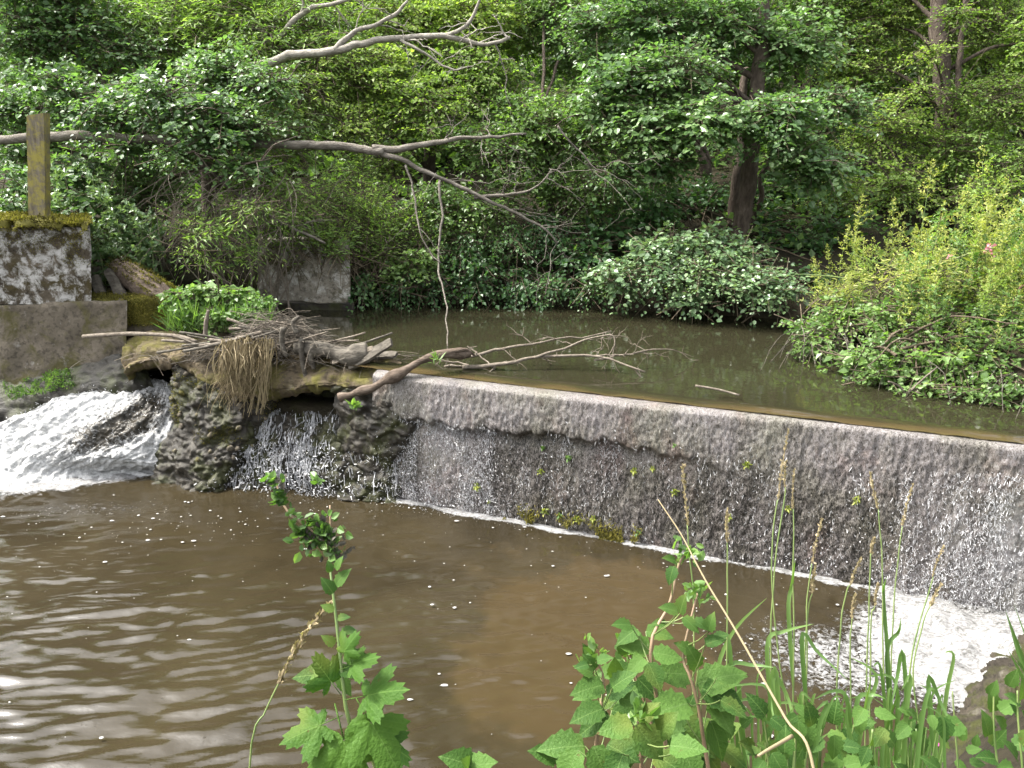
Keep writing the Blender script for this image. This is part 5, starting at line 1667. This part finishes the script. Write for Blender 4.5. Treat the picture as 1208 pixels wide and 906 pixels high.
for lab, st_, lv in LABS:
    r_ = thing('raspberry_plant', nbase(st_[1][0], st_[1][2]), lab, 'plant', 'raspberry plants of the near bank')
    pth = stem_part(r_, st_, .0045, .0018, 'redstem')
    dep = st_[2][2]
    for px, py, sz, dg in lv:
        dd = dep + rng.normal(0, .05)
        put_leaf(r_, OV[int(rng.integers(0, 6))], px, py, dd, sz * rng.uniform(.95, 1.15), dg + rng.normal(0, 8), rng.uniform(.1, .6))
        # leaf stalk back to the stem
        a = pd(px, py, dd)
        i = int(np.argmin(np.linalg.norm(pth - (a - np.array([0, 0, .02])), axis=1)))
        i = max(i - 1, 0)
        m_ = MB(); m_.tube(smooth_path([pth[i], pth[i] * .4 + a * .6 + np.array([0, 0, -.005]), a], 5), .0011, 4, 0, .5, False)
        m_.build('leaf_stalk', M['stem'], r_, True)
    tips = [q for q in lv][:3]
    m_ = MB(); n = 26
    c = pth[-1] + rng.normal(0, .012, (n, 3))
    m_.leaves(c, rng.normal(0, .6, (n, 3)) + [0, 0, .7], rng.normal(0, 1, (n, 3)), rng.uniform(.01, .026, n), .3, rng.random(n), 0, 6)
    m_.build('shoot_tip', M['herb'], r_)['kind'] = 'stuff'

# long dry stalk leaning across
r_ = thing('dry_stalk', nbase(955, 1.0), 'long bare straw coloured stalk leaning left across the near plants', 'stalk')
stem_part(r_, [(985, 1100, .95), (958, 900, 1.0), (925, 850, 1.05), (880, 770, 1.12), (836, 692, 1.2), (806, 636, 1.27), (776, 590, 1.33)], .0024, .0010, 'straw', 'stalk', 40)
stem_part(r_, [(936, 868, 1.03), (915, 880, 1.0), (896, 893, .98)], .003, .002, 'straw', 'side_stalk', 8)

# grass stalks: each its own tuft-mate
GR = [((940, 930, 1.7), (914, 740), (912, 640), (918, 590), 930, 508, 'tallest grass stalk, its head above the weir foot'),
      ((918, 930, 1.72), (909, 740), (924, 600), (926, 575), 927, 545, 'grass stalk just right of the tallest one with a slim head'),
      ((935, 930, 1.7), (936, 740), (935, 640), (935, 600), 937, 555, 'grass stalk with a pale head beside the tallest ones'),
      ((950, 930, 1.8), (952, 740), (955, 690), (958, 665), 969, 614, 'grass stalk with a brown head leaning right'),
      ((945, 930, 1.8), (950, 760), (954, 715), (958, 700), 962, 668, 'grass stalk with a short orange brown head'),
      ((862, 930, 1.6), (857, 740), (858, 660), (858, 640), 858, 602, 'thin grass stalk alone in front of the weir foot'),
      ((1045, 930, 1.8), (1042, 760), (1040, 660), (1036, 600), 1027, 558, 'thin nodding grass stalk left of the pale head'),
      ((1050, 930, 1.85), (1052, 760), (1058, 670), (1064, 620), 1077, 572, 'grass stalk with a fat pale head before the white water'),
      ((1060, 930, 1.75), (1075, 780), (1095, 700), (1100, 680), 1113, 645, 'dark grass stalk leaning right over the foam pool'),
      ((1005, 930, 1.9), (1002, 770), (1004, 740), (1005, 730), 1009, 702, 'short grass stalk with a dull brown head over the foam'),
      ((1025, 930, 1.9), (1028, 740), (1031, 720), (1032, 715), 1036, 690, 'short grass stalk with a reddish head beside the foam'),
      ((1020, 930, 1.85), (1024, 740), (1027, 660), (1028, 655), 1031, 636, 'short pale green grass stalk between the headed ones'),
      ((810, 930, 1.45), (820, 760), (814, 660), (812, 620), 806, 550, 'tall thin pale grass stalk above the raspberry plants'),
      ((985, 930, 1.75), (990, 760), (998, 700), (1003, 690), 1015, 660, 'plain green grass stalk left of the short heads'),
      ((1090, 930, 1.7), (1078, 800), (1088, 740), (1098, 715), 1110, 690, 'bare grass stem bending right over the foam')]
for b_, q1, q2, q3, tx, ty, lab in GR:
    dep = b_[2]
    r_ = thing('grass_stalk', nbase(b_[0], dep), lab, 'grass', 'grass stalks of the near bank')
    stem_part(r_, [(b_[0] - 4, 1080, dep), (b_[0], 930, dep), (*q1, dep), (*q2, dep), (*q3, dep)], .0022, .0012, 'stem', 'stem', 24)
    seed_head([q3, ((q3[0] + tx) / 2 - 1, (q3[1] + ty) / 2), (tx, ty)], dep, .0042 if (ty % 2 == 0) else .0032, 110).build('seed_head', M['straw'], r_)

BL = [(845, 800, 865, 745, 905, 705, 1.7), (858, 790, 890, 785, 915, 788, 1.65), (905, 760, 925, 745, 960, 736, 1.7), (946, 750, 965, 770, 1000, 802, 1.7), (1046, 760, 1042, 700, 1046, 680, 1.8), (1046, 770, 1060, 745, 1062, 728, 1.8), (930, 720, 934, 690, 938, 660, 1.7), (860, 760, 850, 752, 838, 750, 1.65), (912, 800, 930, 825, 936, 862, 1.6), (915, 790, 908, 820, 915, 855, 1.6), (1010, 830, 1030, 820, 1045, 825, 1.6), (900, 840, 885, 825, 862, 830, 1.55), (1028, 868, 1020, 840, 1028, 800, 1.6), (1065, 770, 1058, 800, 1052, 830, 1.7), (1000, 830, 985, 815, 960, 825, 1.65), (870, 860, 880, 880, 884, 906, 1.5), (1095, 800, 1110, 830, 1130, 870, 1.6), (1040, 900, 1046, 860, 1062, 810, 1.6), (960, 906, 950, 860, 940, 820, 1.6)]


def blade(pts, wd, n=14):
    path = smooth_path(pts, n)
    t_ = np.linspace(0, 1, n)
    tan = unit(np.gradient(path, axis=0))
    side = unit(np.cross(tan, -FW + np.array([0, 0, .6])))
    w = wd * np.clip(np.minimum(t_ * 6 + .4, 1) * (1 - t_ ** 3), .02, 1)
    up = np.cross(side, tan)
    V = np.stack([path - side * w[:, None] + up * w[:, None] * .25, path, path + side * w[:, None] + up * w[:, None] * .25], 1)
    m_ = MB(); m_.grid(V, .3 + .5 * rng.random())
    return m_


tuft = thing('grass_tuft', nbase(930, 1.65), 'tuft of broad bending green grass blades among the grass stalks', 'grass')
for x0, y0, x1, y1, x2, y2, dep in BL:
    blade([pd(x0 + 6, y0 + 90, dep), pd(x0, y0, dep), pd(x1, y1, dep), pd(x2, y2, dep - .04)], .0050).build('blade', M['herb'], tuft, True)
for k in range(46):
    x0 = rng.uniform(860, 1120); y0 = rng.uniform(880, 950); dep = rng.uniform(1.4, 1.9)
    x1 = x0 + rng.normal(0, 22); y1 = y0 - rng.uniform(50, 110)
    blade([pd(x0, y0 + 60, dep), pd((x0 + x1) / 2, (y0 + y1) / 2, dep), pd(x1, y1, dep), pd(x1 + rng.normal(0, 26), y1 - rng.uniform(-20, 30), dep)], rng.uniform(.0025, .0055)).build('blade', M['herb'], tuft, True)

# leafy weeds at the bottom right, each leaf its own
WL = [(905, 'broad leaved weed rooted below the tall grass stalks', 1.45), (965, 'leafy weed in the middle of the low green bank edge', 1.5), (1025, 'leafy weed spreading before the foam at the bank edge', 1.5), (1078, 'small leaved weed beside the dark bank rock', 1.55), (935, 'low shaded weed at the bottom edge under the dry stalk', 1.3)]
for wx, lab, dep in WL:
    r_ = thing('leafy_weed', nbase(wx, dep), lab, 'plant', 'leafy weeds of the near bank')
    pth = stem_part(r_, [(wx, 1100, dep), (wx, 930, dep), (wx + 4, 860, dep)], .0035, .002)
    for k in range(16):
        x = wx + rng.normal(0, 26); y = rng.uniform(832, 915) + 10 * (abs(x - wx) > 30)
        put_leaf(r_, OV[int(rng.integers(0, 6))], x, y, dep + rng.normal(0, .07), rng.uniform(26, 56), rng.uniform(-60, 240) if rng.random() < .8 else -90, rng.uniform(0, .7))
    for k in range(6):
        x = wx + rng.normal(0, 22); y = rng.uniform(850, 890)
        a = pd(x, y, dep)
        m_ = MB(); m_.tube(smooth_path([pth[4], (pth[4] + a) / 2 + [0, 0, -.02], a], 7), .0014, 4, 0, .5, False)
        m_.build('side_stem', M['stem'], r_, True)
# right-hand edge: rock of the bank with plants
ctrl = [[P(1225, 740, 4.35), P(1195, 768, 4.2), P(1170, 785, 4.1), P(1140, 812, 4.0)],
        [P(1260, 740, 4.0), P(1215, 775, 3.7), P(1180, 800, 3.55), P(1135, 830, 3.55)],
        [P(1290, 800, 3.4), P(1225, 840, 3.1), P(1170, 845, 3.1), P(1110, 862, 3.25)],
        [P(1300, 900, 2.9), P(1230, 905, 2.75), P(1160, 900, 2.8), P(1080, 895, 3.0)],
        [P(1300, 1000, 2.5), P(1230, 1000, 2.4), P(1140, 985, 2.45), P(1050, 960, 2.6)]]
V = patch(ctrl, 110, 120)
nr = gnormal(V); nr *= -np.sign(nr[..., 1:2])
V = V + nr * ((fbm(V * 5, 6, .6) - .5) * .26)[..., None]
mb = MB(); mb.grid(V)
tag(mb.build('bank_rock', M['bankrock'], None, True), 'rough brown rock of the near bank beside the foaming pool', 'rock')
for px, py, dep, lv, lab in ((1178, 930, 1.6, [(1168, 820, 30, 80), (1172, 840, 44, 95), (1166, 868, 46, 100), (1170, 880, 40, 60), (1180, 840, 40, 40), (1190, 810, 36, 70), (1200, 850, 40, 110), (1195, 880, 44, 30), (1175, 896, 40, 160), (1204, 826, 46, 85), (1186, 862, 40, 120)], 'upright plant with oval leaves at the right edge of the bank'),
                             (1130, 940, 1.9, [(1120, 880, 24, 150), (1132, 872, 22, 60), (1140, 886, 26, 20), (1112, 892, 26, 190), (1150, 880, 22, 80), (1126, 898, 26, -30), (1144, 900, 26, 10)], 'small sprawling plant on the rock near the magenta petals'),
                             (1206, 930, 1.5, [(1200, 895, 44, 120), (1206, 880, 46, 70), (1196, 906, 40, 170), (1210, 860, 44, 100), (1208, 800, 40, 110), (1203, 830, 38, 140)], 'plant cut off by the bottom right corner')):
    r_ = thing('bank_plant', nbase(px, dep), lab, 'plant', 'plants on the bank rock')
    stem_part(r_, [(px, 1080, dep), (px, 930, dep), (px - 4, 860, dep), (px - 6, 815, dep)], .0028, .0015)
    for x, y, sz, dg in lv:
        put_leaf(r_, OV[int(rng.integers(0, 6))], x, y, dep + rng.normal(0, .04), sz, dg, rng.uniform(.1, .5))
for px, py, mat, lab, sz in ((1104, 877, 'magenta', 'magenta petal lying on the rock, the lower of two', .018), (1133, 866, 'magenta', 'magenta petal lying on the rock, the upper of two', .020), (1123, 853, 'yellow', 'small yellow leaf lying on the bank rock', .022)):
    # rest on the rock along the line of sight
    fl = V.reshape(-1, 3)
    q = (fl - [0, 0, CAMH])
    dpt = q @ FW
    xx = 604 + F * (q @ RX) / dpt; yy = 453 - F * (q @ UY) / dpt
    i = int(np.argmin((xx - px) ** 2 + (yy - py) ** 2))
    m_ = MB(); n = 4
    m_.leaves(fl[i] + np.array([0, -.015, .012]) + rng.normal(0, .005, (n, 3)), rng.normal(0, 1, (n, 3)) * [1, 1, .2], np.array([[0, -.5, 1]]) + rng.normal(0, .3, (n, 3)), sz, .45, rng.random(n), 0, 6)
    tag(m_.build('petal' if mat == 'magenta' else 'fallen_leaf', M[mat], None, False, tuple(fl[i])), lab, 'petal' if mat == 'magenta' else 'leaf')

# rough grass on the banks to either side of the view
m_ = MB()
N = 26000
x = rng.uniform(-4.5, 9, N); y = rng.uniform(-.6, 9.2, N)
gz = ground_z(x, y)
s1, n1 = weir_sn(x, y)
k = (np.abs(x) > .72 * y + .25) & (gz > np.where(n1 < 0, 1.28, .45))
x, y, gz = x[k], y[k], gz[k]
n = len(x)
m_.leaves(np.stack([x, y, gz - .01], -1), np.stack([rng.normal(0, .45, n), rng.normal(0, .45, n), np.ones(n)], -1), rng.normal(0, 1, (n, 3)), rng.uniform(.12, .42, n), .035, rng.random(n), 0, 4)
tag(m_.build('bank_grass', M['herb']), 'rough green grass covering the banks beside the view', 'grass', None, 'stuff')
